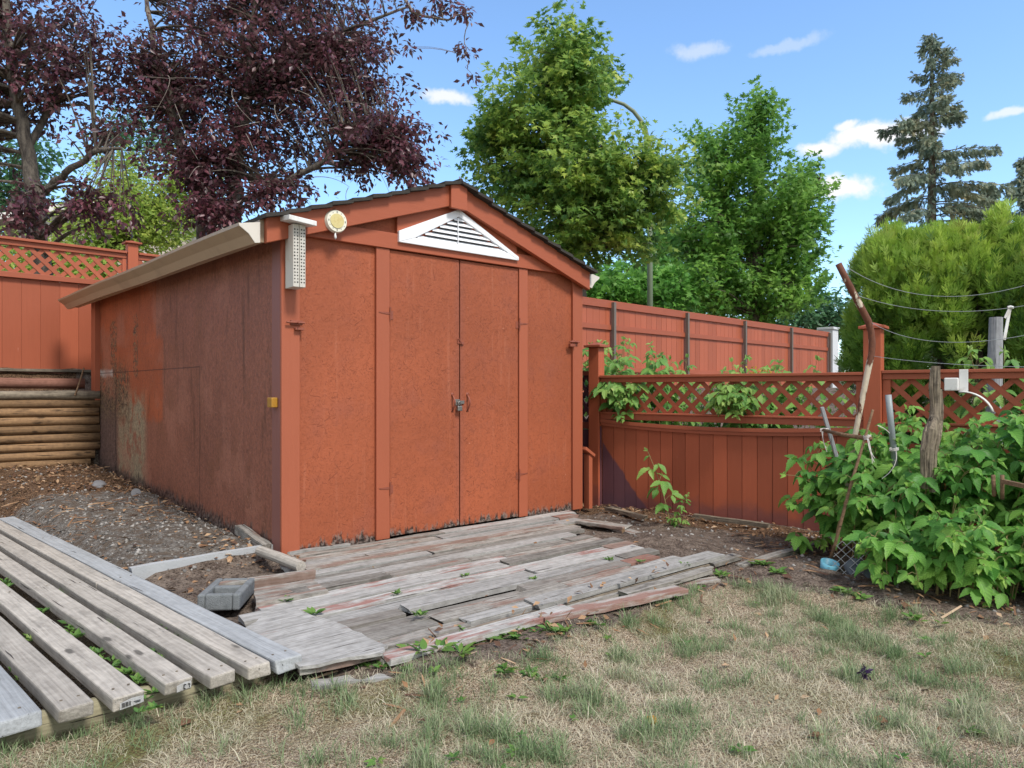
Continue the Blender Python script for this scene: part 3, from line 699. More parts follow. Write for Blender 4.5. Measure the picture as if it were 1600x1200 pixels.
def axis_pts(a, b, st, far):
    c = list(np.arange(a, b, st)); l = []; x = a; d = st
    while x > -far: d *= 1.22; x -= d; l.append(x)
    r = []; x = c[-1]; d = st
    while x < far: d *= 1.22; x += d; r.append(x)
    return np.array(l[::-1]+c+r)
gx = axis_pts(-6.5, 4.6, .05, 400); gy = axis_pts(1.5, 9.5, .05, 400)
GX, GY = np.meshgrid(gx, gy); P2 = np.stack([GX.ravel(), GY.ravel()], 1)
GZ = height(P2)
me = bpy.data.meshes.new('ground'); nx, ny = len(gx), len(gy)
me.vertices.add(nx*ny); me.vertices.foreach_set('co', np.column_stack([P2, GZ]).astype(np.float32).ravel())
idx = np.arange(nx*ny).reshape(ny, nx)
q = np.stack([idx[:-1, :-1], idx[:-1, 1:], idx[1:, 1:], idx[1:, :-1]], -1).reshape(-1, 4)
me.loops.add(q.size); me.loops.foreach_set('vertex_index', q.ravel().astype(np.int32))
me.polygons.add(len(q)); me.polygons.foreach_set('loop_start', np.arange(0, q.size, 4, dtype=np.int32)); me.polygons.foreach_set('loop_total', np.full(len(q), 4, np.int32))
lx_, ly_ = shedloc(P2); dpl = (P2-PP)@PN
ld = polydist(P2, LAWN)
zl = sst(ld, -.15, .15); zl = np.maximum(zl, ((dpl < -.02) & (lx_ < .5)).astype(float)); zl = np.where((P2-BF0)@BFN > .2, 1, zl)
zg = sst(-lx_, -.02, .1)*sst(ly_, -.02, .25)*sst(dpl, -.1, .05)*(1-.85*sst(ly_, 2.2, 3.1))
zc = sst(ly_, 1.9, 2.9)*sst(-lx_, 0, .1)+sst(np.abs((P2-NF0)@NFN+.25), .35, .05)*sst(lx_, 2.3, 2.6)
cl = np.stack([zl, zg, np.clip(zc, 0, 1), np.ones_like(zl)], 1).astype(np.float32)
at = me.color_attributes.new('zone', 'FLOAT_COLOR', 'POINT'); at.data.foreach_set('color', cl.ravel())
me.materials.append(M['ground']); me.update(calc_edges=True); me.polygons.foreach_set('use_smooth', [True]*len(q))
go = bpy.data.objects.new('ground', me); COL.objects.link(go); tag(go, 'soil, gravel and dry lawn ground of the yard', 'ground', kind='structure')
def hz(x, y): return float(height(np.array([[x, y]]), fine=True)[0])

# ------------------------------------------------------------------ fences
def lattice(mb, x0, x1, z0, z1, sp=.15, w=.044, y=0.0):
    Wd, H = x1-x0, z1-z0
    for layer, sg in ((0, 1), (1, -1)):
        k0 = -H if sg > 0 else 0
        t = -H-sp
        while t < Wd+H+sp:
            # line: x = t + s, z = s (sg>0)  or x = t + H - s
            pts = []
            if sg > 0: s0 = max(0, -t); s1 = min(H, Wd-t); f = lambda s: (t+s, s)
            else: s0 = max(0, t+H-Wd); s1 = min(H, t+H); f = lambda s: (t+H-s, s)
            if s1-s0 > .02:
                a = f(s0); c = f(s1); yy = y+(-.004 if layer else .004)
                mb.beam((x0+a[0], yy, z0+a[1]), (x0+c[0], yy, z0+c[1]), w, .007, up=(0, 1, 0))
            t += sp*1.0
def boards(mb, x0, x1, z0, z1f, pitch, gap=.005, th=.018, y=0.0, jz=.0):
    x = x0
    while x < x1-.01:
        xe = min(x+pitch*random.uniform(.94, 1.06), x1)
        j = random.uniform(-.002, .002); za = z0+random.uniform(-jz, jz)
        top0 = z1f(x) if callable(z1f) else z1f; top1 = z1f(xe) if callable(z1f) else z1f
        r = random.random()
        vs = [(x+gap/2, y+j, za), (xe-gap/2, y+j, za), (xe-gap/2, y+j+th, za), (x+gap/2, y+j+th, za), (x+gap/2, y+j, top0), (xe-gap/2, y+j, top1), (xe-gap/2, y+j+th, top1), (x+gap/2, y+j+th, top0)]
        mb.add(vs, [(3,2,1,0), (4,5,6,7), (0,1,5,4), (1,2,6,5), (2,3,7,6), (3,0,4,7)], r)
        tm = min(top0, top1)-.01; mb.box((x, y+j+th*.35, za), (xe, y+j+th*.9, tm), 0.0)  # added backing behind the gaps, toned darkest to shade the grooves
        x = xe
def post(root, x, z0, z1, w=.1, capw=.15, y=0.0, mat='fence', cap=True, name='post'):
    b = MB(); b.box((x-w/2, y-w/2, z0), (x+w/2, y+w/2, z1)); p = b.build(name, M[mat], root, bevel=.004)
    if cap:
        b = MB(); b.box((x-capw/2, y-capw/2, z1+.001), (x+capw/2, y+capw/2, z1+.022))
        b.add([(x-capw*.42, y-capw*.42, z1+.023), (x+capw*.42, y-capw*.42, z1+.023), (x+capw*.42, y+capw*.42, z1+.023), (x-capw*.42, y+capw*.42, z1+.023), (x, y, z1+.05)], [(0,1,4), (1,2,4), (2,3,4), (3,0,4), (3,2,1,0)])
        b.build('cap', M['fence_rail'], p, bevel=.003)
    return p
# near lattice fence right of the shed
NR = math.atan2(NFD[1], NFD[0]); LP = 2.51; x_a = .145; x_b = 2.385; x_end = 5.2
nf = thing('lattice_fence', 'red board fence with lattice top and sagging rail right of the shed', 'fence', (NF0[0], NF0[1], 0), NR)
post(nf, x_a-.03, -.1, 1.37, .105, .17); post(nf, x_b+.0, -.1, 1.42, .115, .17)
post(nf, x_b+2.5, -.1, 1.42, .115, .17)
b = MB(); 
sagz = lambda x: .675+.042*((x-1.27)/1.12)**2
boards(b, x_a+.03, x_b-.06, -.08, lambda x: sagz(x)-.03, .115, y=.0, jz=.004)
b.build('board_panel', M['fence_near'], nf)
b = MB(); boards(b, x_b+.06, x_end, -.08, .62, .115, y=.0, jz=.004); b.build('board_panel', M['fence'], nf)
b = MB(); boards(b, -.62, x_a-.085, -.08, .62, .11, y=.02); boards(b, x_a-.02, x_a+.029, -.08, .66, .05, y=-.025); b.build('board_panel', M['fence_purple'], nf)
b = MB(); N = 20
pr = []
for (zo, h, y0, y1) in ((-.045, .026, -.03, -.001), (-.0175, .03, -.042, -.001)):
    for i in range(N):
        xa = x_a+.03+(x_b-.06-x_a-.03)*i/N; xb = x_a+.03+(x_b-.06-x_a-.03)*(i+1)/N
        za, zb = sagz(xa)+zo, sagz(xb)+zo
        b.add([(xa,y0,za),(xb,y0,zb),(xb,y1,zb),(xa,y1,za),(xa,y0,za+h),(xb,y0,zb+h),(xb,y1,zb+h),(xa,y1,za+h)], [(3,2,1,0),(4,5,6,7),(0,1,5,4),(1,2,6,5),(2,3,7,6),(3,0,4,7)], .5)
o = b.build('rail', M['fence_rail'], nf); o['label'] = 'sagging curved rail'
def rails(x0, x1, zb, zt, y=-.0):
    b = MB(); b.box((x0, -.055, zt), (x1, .055, zt+.022)); b.box((x0, -.033, zt-.042), (x1, -.008, zt-.001)); b.build('cap_rail', M['fence_rail'], nf, bevel=.003)
    b = MB(); b.box((x0, -.036, zb), (x1, -.008, zb+.05)); b.box((x0, -.05, zb+.051), (x1, .05, zb+.066)); b.build('rail', M['fence_rail'], nf, bevel=.003)
    for xs in (x0, x1-.05):
        b = MB(); b.box((xs, -.02, zb+.067), (xs+.05, .018, zt-.043)); b.build('stile', M['fence'], nf, bevel=.002)
    b = MB(); lattice(b, x0+.04, x1-.04, zb+.06, zt-.035, .145, .036, y=.012); b.build('lattice_panel', M['lattice'], nf)
rails(x_a+.03, x_b-.06, .725, 1.095); rails(x_b+.06, x_end, .70, 1.105)
# short lattice run going back beside the shed
sf = thing('lattice_fence', 'short dark fence run with lattice squeezed between the shed and the corner post', 'fence', (NF0[0]+NFD[0]*x_a, NF0[1]+NFD[1]*x_a, 0), R(118))
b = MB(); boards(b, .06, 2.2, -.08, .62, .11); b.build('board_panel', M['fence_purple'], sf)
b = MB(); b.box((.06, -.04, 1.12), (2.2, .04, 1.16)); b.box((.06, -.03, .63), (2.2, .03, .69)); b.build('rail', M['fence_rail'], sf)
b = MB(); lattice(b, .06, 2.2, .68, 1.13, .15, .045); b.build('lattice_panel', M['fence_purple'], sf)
# left raised lattice fence
BR = math.atan2(BFD[1], BFD[0])
lf = thing('raised_fence', 'tall red fence with lattice top on the bank above the log wall', 'fence', (BF0[0], BF0[1], 0), BR)
xs0, xs1 = -2.2, 1.30
b = MB(); boards(b, xs0, xs1, 1.23, 2.27, .185, y=0.0); b.build('board_panel', M['fence'].copy(), lf)
FL = lf.children[0].data.materials[0]
lf.children[0].data.materials[0] = mat_paint('red_fence_paint_bank', hexc('#9f5439'), .28, rndk=.22, scr=.035, wear=.01, wearcol='#6a4236')
def lf_section(x0, x1):
    b = MB(); b.box((x0, -.06, 2.70), (x1, .06, 2.73)); b.box((x0, -.03, 2.64), (x1, .03, 2.699)); b.build('cap_rail', M['fence_rail'], lf, bevel=.003)
    b = MB(); b.box((x0, -.045, 2.272), (x1, .04, 2.335)); b.build('rail', M['fence_rail'], lf, bevel=.003)
    b = MB(); lattice(b, x0, x1, 2.33, 2.645, .155, .046); b.build('lattice_panel', M['fence_far'], lf)
    for xs in (x0, x1-.045):
        b = MB(); b.box((xs, -.022, 2.336), (xs+.045, .02, 2.639)); b.build('stile', M['fence_far'], lf)
lf_section(xs0, xs1); lf_section(1.44, 4.2)
b = MB(); boards(b, 1.44, 4.2, 1.23, 2.27, .185); b.build('board_panel', M['fence_far'], lf)
post(lf, 1.37, 1.0, 2.83, .12, .19)
b = MB(); b.box((xs0, -.11, 1.195), (4.2, .05, 1.228)); b.build('ledge_board', M['old_wood'], lf, bevel=.003)
b = MB(); b.box((xs0, -.06, 1.07), (4.2, -.03, 1.194)); b.build('base_board', M['log_red'], lf)
# log retaining wall
lw = thing('log_wall', 'low retaining wall of stacked honey coloured round logs left of the shed', 'retaining wall', (LW0[0], LW0[1], 0), math.atan2(LWD[1], LWD[0]))
LWL = .885; 
for i in range(9):
    z = .19+.0925*i; r = .047+random.uniform(-.001, .001); b = MB(); n = 10; x1 = LWL-(.04 if i == 1 else .09 if i == 0 else 0)+random.uniform(-.006, .006)
    pts = [(-3.0+(x1+3.0)*k/14, random.uniform(-.004, .004), z+random.uniform(-.0025, .0025)) for k in range(15)]
    b.tube(pts, [r*random.uniform(.97, 1.03) for _ in pts], 14); o = b.build('log', M['log'] if i < 8 else M['old_wood'], lw, smooth=False)
    for p in o.data.polygons: p.use_smooth = len(p.vertices) == 4
    o.rotation_euler = (0, 0, 0)
ul = thing('round_rail', 'single faded red round log lying on the bank below the fence', 'log', (LW0[0]+LWN[0]*.30, LW0[1]+LWN[1]*.30, 0), math.atan2(LWD[1], LWD[0]))
b = MB(); pts = [(-3.0+3.75*k/10, 0, 1.055+.003*math.sin(k)) for k in range(11)]; b.tube(pts, .058, 14); b.build('log', M['log_red'], ul, smooth=True)
b = MB(); b.tube([W(131, 575, 7.72), W(126, 592, 7.66), W(117, 618, 7.58)], .008, 6); o = b.build('thin_stick', M['stick']); tag(o, 'thin bent stick leaning on the red log of the bank', 'stick')
# far board fence with steel posts
FF0 = np.array([.6, 12.86]); ff = thing('far_fence', 'long plain red board fence with grey steel posts behind the garden bed', 'fence', (FF0[0], FF0[1], 0), R(44.8))
FFL = 13.15
b = MB(); boards(b, 0, FFL, .93, 2.70, .2, th=.02, gap=.007); b.build('board_panel', M['fence_far'], ff)
b = MB(); b.box((0, -.045, 2.62), (FFL, -.0015, 2.745)); b.box((0, -.0451, 2.746), (FFL, .05, 2.77)); b.build('top_rail', M['fence_rail'], ff)
b = MB(); b.box((0, -.04, 2.18), (FFL, -.0015, 2.28)); b.build('rail', M['fence_rail'], ff)
b = MB(); b.box((0, -.04, 1.36), (FFL, -.0015, 1.46)) if False else b.box((0, -.04, 1.34), (FFL, -.0015, 1.43)); b.build('rail', M['fence_rail'], ff)
for k in range(5):
    x = 1.97+2.78*k
    b = MB(); b.box((x-.035, -.115, 1.0), (x+.035, -.046, 2.735)); b.build('post', M['post_steel'], ff)
pil = thing('pillar', 'white plastered pillar at the end of the far red fence', 'pillar', (9.98, 22.35, 0), R(44.8))
b = MB(); b.box((-.05, -.22, .8), (.40, .23, 2.86)); b.build('shaft', M['pillar'], pil, bevel=.01)
b = MB(); b.box((-.09, -.26, 2.862), (.44, .27, 2.94)); b.build('cap', M['pillar'], pil, bevel=.01)
# ------------------------------------------------------------------ plank deck in front of the shed
deck = thing('plank_deck', 'weathered grey plank deck with red paint remnants before the shed doors', 'deck', A0, SH_ROT)
random.seed(21)
xr = lambda n: float(np.interp(n, [0, .2, .5, .75, 1.0, 1.2, 1.45, 1.62, 1.75], [2.45, 2.38, 2.0, 1.75, 1.85, 1.80, 1.72, 2.05, 2.1]))
xl = lambda n: float(np.interp(n, [0, .15, .3, .6, .85, .95, 1.2, 1.4, 1.8], [.06, -.02, -.1, -.12, -.30, -.55, -.58, -.50, -.40]))
def put_plank(xa, xb, n, w, z, mat, parent=deck, T=.024, name='plank', yaw=None, rough=.012):
    b = MB(); L = xb-xa; b.plank(L, w, T, seg=max(3, int(L/.16)), jw=.0022, jz=.0022, skew=.006, rough=rough)
    o = b.build(name, M[mat], parent, loc=((xa+xb)/2, -n, z-T), rot=(random.gauss(0, .012), random.gauss(0, .004), random.gauss(0, .005) if yaw is None else yaw))
    return o
n = .045; row = 0
while n < 1.78:
    w = random.choice([.088, .098, .105, .115]); n0 = n+w/2
    a, e = xl(n0)+random.uniform(-.06, .06), xr(n0)+random.uniform(-.12, .1)
    x = a
    while x < e-.12:
        L = random.choice([.55, .8, 1.1, 1.5, 2.2]); xe = min(x+L, e)
        if e-xe < .2: xe = e
        if not (random.random() < .05 and .3 < n0 < 1.6 and L < 1.0):
            mt = random.choices(['plank', 'plank_red', 'plank_pale'], [.56, .17, .27])[0]
            zz_ = -.004-.018*max(0, n0-.9)/.9+random.uniform(-.008, .007)-(.008 if x < 0 and n0 > .9 else 0)
            put_plank(x, xe-random.uniform(.002, .014), n0, w-random.uniform(.004, .013), zz_, mat=mt)
        x = xe
    n += w; row += 1
# long pale front planks reaching to the right
put_plank(-.35, .62, 1.80, .09, -.02, 'plank_pale'); put_plank(.50, 2.0, 1.69, .12, .001, 'plank_pale'); 
put_plank(1.0, 1.72, 1.82, .07, -.02, 'plank'); 
b = MB(); b.box((.1, -1.76, -.075), (1.9, -1.72, -.03)); b.box((-.5, -1.0, -.08), (2.2, -.96, -.03)); b.box((-.1, -.4, -.08), (2.3, -.36, -.03)); b.build('joist', M['old_wood'], deck)
def flat_poly(name, px, ztop, T, mat, label, cat, jag=.006, sub=5):
    pts = [Gp(x, y, ztop) for x, y in px]; c = sum(pts, Vector())/len(pts); q = []
    for i in range(len(pts)):
        a, e = pts[i], pts[(i+1) % len(pts)]
        for k in range(sub): 
            p = a.lerp(e, k/sub)-c; q.append(Vector((p.x+random.uniform(-jag, jag), p.y+random.uniform(-jag, jag), random.uniform(-.002, .002))))
    rot = SH_ROT; Rm = Matrix.Rotation(-rot, 3, 'Z'); q = [Rm@p for p in q]
    b = MB(); nn = len(q)
    b.add([(p.x, p.y, p.z) for p in q]+[(p.x, p.y, p.z-T) for p in q], [tuple(range(nn)), tuple(range(2*nn-1, nn-1, -1))]+[(i, i+nn, (i+1) % nn+nn, (i+1) % nn) for i in range(nn)])
    o = b.build(name, M[mat], None, loc=c, rot=(0, 0, rot)); return tag(o, label, cat)
flat_poly('plywood_sheet', [(378, 985), (412, 962), (458, 951), (540, 978), (604, 1008), (596, 1019), (470, 1042), (430, 1020)], .004, .012, 'plank_pale', 'delaminating grey plywood sheet at the front corner of the plank deck', 'plywood')
flat_poly('plywood_sheet', [(496, 1012), (592, 1003), (598, 1016), (470, 1044), (464, 1030)], -.004, .03, 'plank', 'layered plywood strip jutting from below the front of the deck', 'plywood')
flat_poly('plank', [(396, 920), (487, 904), (513, 922), (400, 943)], .006, .025, 'plank', 'short wide grey board with pale specks beside the concrete block', 'board', .003)
# loose boards
def loose(name, p, q, w, T, mat, label, cat='board', yaw=0, seg=8, rough=.015, jw=.004, tilt=0):
    p, q = Vector(p), Vector(q); d = q-p; L = d.length; b = MB(); b.plank(L, w, T, seg=seg, jw=jw, jz=.002, skew=.01, rough=rough)
    o = b.build(name, M[mat], None, loc=(p+q)/2-Vector((0, 0, T)), rot=(tilt, -math.asin(d.z/L), math.atan2(d.y, d.x))); return tag(o, label, cat)
loose('loose_board', Gp(846, 962, -.02), Gp(1066, 917, -.018), .085, .026, 'front_red', 'red painted board with worn edge lying along the front of the deck')
loose('loose_board', Gp(1035, 917, -.055), Gp(1120, 903, -.055), .06, .02, 'plank', 'short grey board sunk in the soil right of the red board')
loose('loose_board', Gp(486, 1067, -.062), Gp(690, 1046, -.066), .06, .03, 'plank_pale', 'peeling white grey board half buried in the dry grass')
loose('loose_board', Gp(640, 1036, -.066), Gp(822, 1022, -.068), .05, .028, 'plank_pale', 'thin whitish splintered board in the weeds before the deck')
loose('loose_board', Gp(545, 1046, -.06), Gp(660, 1033, -.06), .045, .02, 'plank_red', 'narrow red splinter of board between deck and buried board')
loose('loose_board', Gp(735, 1016, -.07), Gp(845, 975, -.07), .035, .02, 'plank_red', 'thin red splinter tucked under the front edge of the deck')
loose('loose_board', Gp(1155, 882, -.04), Gp(1305, 838, -.02), .06, .03, 'plank', 'grey edging board running towards the raspberry bush')
loose('loose_board', Gp(1000, 834, -.02), Gp(938, 815, -.02), .10, .02, 'plank', 'grey board scrap on the soil by the young shoot')
loose('loose_board', Gp(985, 838, -.02), Gp(1030, 832, .0), .09, .02, 'plank_pale', 'pale grey board end beside the young shoot')
loose('loose_board', Gp(950, 792, -.0), Gp(1010, 806, -.0), .05, .03, 'old_wood', 'dark rotten board at the foot of the lattice fence')
loose('loose_board', Gp(1085, 803, .0), Gp(1200, 818, .0), .05, .03, 'old_wood', 'long dark rotten board at the foot of the sagging rail fence')
loose('loose_board', Gp(905, 812, .0), Gp(978, 822, .0), .12, .02, 'plank', 'wide grey board scrap near the far corner of the shed')
loose('nailed_strip', Gp(452, 862, .012), Gp(545, 849, .012), .03, .02, 'plank_pale', 'narrow grey strip lying against the bottom of the shed front', 'board')
# pale kerb board, short stick, red ended board, block
loose('kerb_board', Gp(205, 886, .04), Gp(436, 848, .04), .045, .10, 'kerb', 'long white painted board on edge holding back the gravel', 'board', jw=.002)
b = MB(); p, q = Gp(408, 862, .035), Gp(468, 884, .03); b.tube([(-.24, 0, 0), (0, .0, .003), (.24, 0, 0)], [.03, .031, .03], 12); o = b.build('short_log', M['timber'], None, loc=(p+q)/2, rot=(0, .02, math.atan2(q.y-p.y, q.x-p.x))); tag(o, 'short brown round stake lying at the shed corner', 'stake')
loose('red_ended_board', Gp(335, 912, .03), Gp(492, 890, .03), .045, .05, 'plank', 'grey board on edge with one red end beside the concrete block')
cb = MB()
def block_local(mb):
    L, Wd, H = .33, .19, .075
    for (x0, x1, y0, y1) in ((-L/2, L/2, -Wd/2, -Wd/2+.034), (-L/2, L/2, Wd/2-.034, Wd/2), (-L/2, -L/2+.034, -Wd/2+.0345, Wd/2-.0345), (L/2-.034, L/2, -Wd/2+.0345, Wd/2-.0345), (-.02, .02, -Wd/2+.0345, Wd/2-.0345)):
        mb.box((x0, y0, 0), (x1, y1, H))
    mb.box((-L/2+.0345, -Wd/2+.0345, 0), (-.0205, Wd/2-.0345, .045)); mb.box((.0205, -Wd/2+.0345, 0), (L/2-.0345, Wd/2-.0345, .05))
block_local(cb); c = Gp(375, 953, -.03)+Vector((-.15, .99, 0))*.165+Vector((-.99, -.15, 0))*.095
o = cb.build('concrete_block', M['concrete'], None, loc=(c.x, c.y, -.035), rot=(.02, .03, R(98)), bevel=.008); tag(o, 'half buried hollow grey concrete block between boardwalk and deck', 'block')
# ------------------------------------------------------------------ boardwalk of timbers at the lower left
walk = thing('boardwalk', 'boardwalk of spaced weathered timbers on a round sleeper', 'boardwalk', (0, 0, 0))
u3 = Vector((PU[0], PU[1], 0)); PANG = math.atan2(PU[1], PU[0])
TB = .03
spec = [ # front right corner px, width, length, mat, start offset, label
 ((66, 1110), .17, 3.4, 'timber_grey', 'silver grey board at the near edge'),
 ((147, 1094), .095, 4.2, 'timber', 'brownish timber with bare sawn end'),
 ((225, 1076), .092, 4.6, 'timber', 'timber with torn white tag on its end'),
 ((300, 1055), .088, 5.0, 'timber', 'timber with white number tag on its end'),
 ((370, 1046), .088, 5.4, 'timber', 'timber with a long split at its end'),
 ((424, 1034), .082, 1.58, 'timber', 'short timber butted at a joint'),
 ((471, 1022), .10, 4.1, 'timber_grey', 'silver grey outer timber beside the deck')]
tb = []
def timber_piece(x0, L, w, mat, c, T=.046, skew=.012):
    b = MB(); b.plank(L, w, T, seg=int(L/.25)+2, jw=.0012, jz=.0012, skew=skew)
    mid = c+u3*(x0+L/2); o = b.build('timber', M[mat], walk, loc=(mid.x, mid.y, TB-T+random.uniform(-.002, .002)), rot=(random.gauss(0, .01), 0, PANG), bevel=.006)
    return o
nrm = Vector((PN[0], PN[1], 0))
for (px, w, L, mat, lab) in spec:
    g = Gp(px[0], px[1], TB); c = g-nrm*(w/2); c.z = 0; o = timber_piece(0, L, w, mat, c); o['label'] = lab; tb.append((o, c, w, L))
    if lab.startswith('short'):
        o = timber_piece(1.595, 3.4, w, 'timber', c); o['label'] = 'long timber beyond the joint'
# tags stapled on two ends
M['tag'] = mat_plain('white_paper_tag', '#d8d8d8', .6, .12, 30, bump=.1, stain='#a8a49c'); M['ink'] = mat_plain('black_ink', '#1d1d1f', .6, .1)
def end_tag(i, y0, y1, marks):
    o, c, w, L = tb[i]; b = MB(); x = -L/2-.014
    b.add([(x, y0, .012), (x, y1, .008), (x-.001, y1, .030), (x, (y0+y1)/2, .036), (x, y0, .034)], [(0,1,2,3,4), (4,3,2,1,0)]); t = b.build('paper_tag', M['tag'], o, fixn=False)
    b = MB()
    for (ya, yb, za, zb) in marks: b.box((x-.0026, ya, za), (x-.0016, yb, zb))
    b.build('print', M['ink'], t)
end_tag(3, -.035, .012, [(-.012, -.0095, .015, .029), (-.018, -.012, .0262, .029), (-.016, -.0095, .0135, .0155), (-.03, -.0275, .015, .028), (-.0275, -.0235, .0255, .028)])
end_tag(2, -.04, .03, [(.024-.0035*k, .0255-.0035*k+(.0007 if k % 3 else -.0005), .014, .028) for k in range(8)]+[(-.03, -.01, .022, .0235), (-.03, -.015, .018, .0195)])
a_, e_ = Gp(60, 1142, -.065), Gp(462, 1040, -.065)
dv = (e_-a_).normalized(); a_ = a_-dv*.6
b = MB(); L = (e_-a_).length; b.tube([(-L/2+L*k/12, 0, random.uniform(-.002, .002)) for k in range(13)], [.052*random.uniform(.98, 1.02) for _ in range(13)], 16)
sh = Vector((-dv.y, dv.x, 0))*.035
o = b.build('sleeper', M['landscape_log'], walk, loc=(a_+e_)/2+sh+Vector((0, 0, -.006)), rot=(0, 0, math.atan2(dv.y, dv.x)))
for p in o.data.polygons: p.use_smooth = len(p.vertices) == 4
b = MB()
for d in (1.6, 3.0):
    m0 = Vector((-1.3, 2.2, -.09))+u3*d; b.beam(m0-nrm*.5, m0+nrm*.8, .09, .07)
b.build('cross_timber', M['old_wood'], walk)
b = MB()
for (o, c, w, L) in tb:
    for d in (.07, 1.62, 3.02):
        for s in (-.25, .25):
            if d > L: continue
            q = c+u3*d+nrm*(s*w); b.tube([(q.x, q.y, TB+.0005), (q.x, q.y, TB+.0022)], .0045, 8)
b.build('screw_head', M['old_wood'], walk)
# ------------------------------------------------------------------ stones, litter
def rock(name, c, sx, sy, sz, mat, label, cat='stone', seed=0):
    bm = bmesh.new(); bmesh.ops.create_icosphere(bm, subdivisions=3, radius=1)
    for v in bm.verts:
        d = v.co.normalized(); k = 1+.28*mnoise.noise(d*1.4+Vector((seed, 3, 1)))+.1*mnoise.noise(d*4+Vector((seed, 1, 7)))
        v.co = Vector((d.x*sx*k, d.y*sy*k, d.z*sz*k))
    me = bpy.data.meshes.new(name); bm.to_mesh(me); bm.free(); me.materials.append(M[mat])
    me.polygons.foreach_set('use_smooth', [True]*len(me.polygons))
    o = bpy.data.objects.new(name, me); COL.objects.link(o); o.location = c; o.rotation_euler = (0, 0, seed); return tag(o, label, cat)
def ong(x, y, z=0.0, up=.0):
    p = Gp(x, y, z); 
    for _ in range(4): p = Gp(x, y, hz(p.x, p.y)+up)
    return p
rock('stone', ong(139, 748), .11, .07, .05, 'stone', 'flat grey stone near the foot of the log wall', seed=1)
rock('stone', ong(155, 758), .14, .06, .04, 'stone', 'long grey stone below the flat stone by the log wall', seed=2.2)
rock('stone', ong(12, 760), .09, .06, .05, 'stone', 'grey stone at the left edge of the gravel bed', seed=3.1)
rock('stone', ong(48, 748), .07, .05, .04, 'tag', 'white crumpled stone near the log wall', seed=4.4)
rock('stone', ong(1018, 1126), .022, .02, .014, 'amber', 'small tan pebble in the lawn', 'pebble', seed=5)
o = loose('rotten_beam', ong(188, 742)+Vector((0, 0, .05)), ong(226, 766)+Vector((0, 0, .05)), .09, .07, 'old_wood', 'rotten stub of beam against the bare patch of the shed wall', 'beam', rough=.04, jw=.012)
loose('side_skid', SW(-.06, .1, .05), SW(-.03, .62, .09), .06, .06, 'plank', 'grey skid board poking out under the purple side wall', 'board')
b = MB(); b.tube([(0, 0, 0), (0, 0, .035)], [.035, .038], 16); o = b.build('tin_can', M['stone'], None, loc=ong(212, 772), rot=(1.1, .3, .4)); tag(o, 'small tin can lid lying by the rotten beam', 'can')
b = MB()
cp = ong(1297, 888)
pr = [(.0, .0), (.045, .0), (.052, .07), (.049, .07), (.043, .006), (0, .006)]; nn = 20
vs = [(r*math.cos(2*math.pi*i/nn), r*math.sin(2*math.pi*i/nn), z) for r, z in pr for i in range(nn)]
b.add(vs, [(j*nn+i, j*nn+(i+1) % nn, (j+1)*nn+(i+1) % nn, (j+1)*nn+i) for j in range(len(pr)-1) for i in range(nn)])
o = b.build('plant_pot', M['cup'], None, loc=cp+Vector((0, .03, -.035)), rot=(.25, .1, 0), smooth=True); tag(o, 'pale blue plastic pot half sunk in soil by the raspberry bush', 'pot')
def slab(px, tilt, rz, w, h, label, jag):
    p = ong(*px); q = []; nn = 11
    for i in range(nn):
        a = 2*math.pi*i/nn; q.append((w/2*math.cos(a)*(1+random.uniform(-jag, jag)), h/2+h/2*math.sin(a)*(1+random.uniform(-jag, jag))))
    b = MB(); b.prism(q, -.012, .012); o = b.build('stone_slab', M['tile_grey'], None, loc=p+Vector((0, 0, -.03)), rot=(tilt, 0, rz), bevel=.003); tag(o, label, 'slab')
slab((1342, 896), -.5, .1, .13, .12, 'smaller dark slab leaning against the chain link scrap', .12); slab((1369, 905), -.25, -.15, .12, .15, 'blue grey slab standing beside the raspberry leaves', .08)
# ------------------------------------------------------------------ leaf templates (side, axis, normal)
T_SIMPLE = ([(0,0,0), (-.26,.45,.06), (0,.5,-.02), (.26,.45,.06), (0,1,-.10)], [(0,2,1), (0,3,2), (1,2,4), (2,3,4)])
T_NARROW = ([(0,0,0), (-.17,.45,.05), (0,.5,-.02), (.17,.45,.05), (0,1,-.12)], [(0,2,1), (0,3,2), (1,2,4), (2,3,4)])
_mv = [(0,0,0)]
for a, r in ((-95,.55), (-70,.34), (-48,.72), (-22,.42), (0,1.0), (22,.42), (48,.72), (70,.34), (95,.55)):
    _mv.append((r*math.sin(R(a))*.9, .12+r*math.cos(R(a))*.88, -.12*r*r+.04*abs(math.sin(R(a*2)))))
T_MAPLE = (_mv, [(0, i+1, i) for i in range(1, 9)])
def leaflet(nst=13, wmax=.33, teeth=True, curl=.22, fold=.20):
    v = []; uv = []; f = []
    for i in range(nst):
        t = i/(nst-1); w = wmax*math.sin(math.pi*min(1, t**.82))**.9*(1.08-.42*t) if 0 < t < 1 else .0
        dy = .045 if teeth else 0
        z = -curl*t*t+.04*t
        k = 1.0 if (i % 2 == 0 or not teeth) else .80
        v += [(-w*k, t+dy*(w > 0), z+fold*w), (0, t, z-.02*(w > 0)), (w*k, t+dy*(w > 0), z+fold*w)]
        uv += [(-w/wmax, t), (0, t), (w/wmax, t)]
    for i in range(nst-1):
        a = i*3; b_ = a+3
        f += [(a, a+1, b_+1, b_), (a+1, a+2, b_+2, b_+1)]
    return v, f, uv
T_RASP = leaflet(); T_RASP2 = leaflet(11, .29, True, .5, .42)
_sv = []; _sf = []
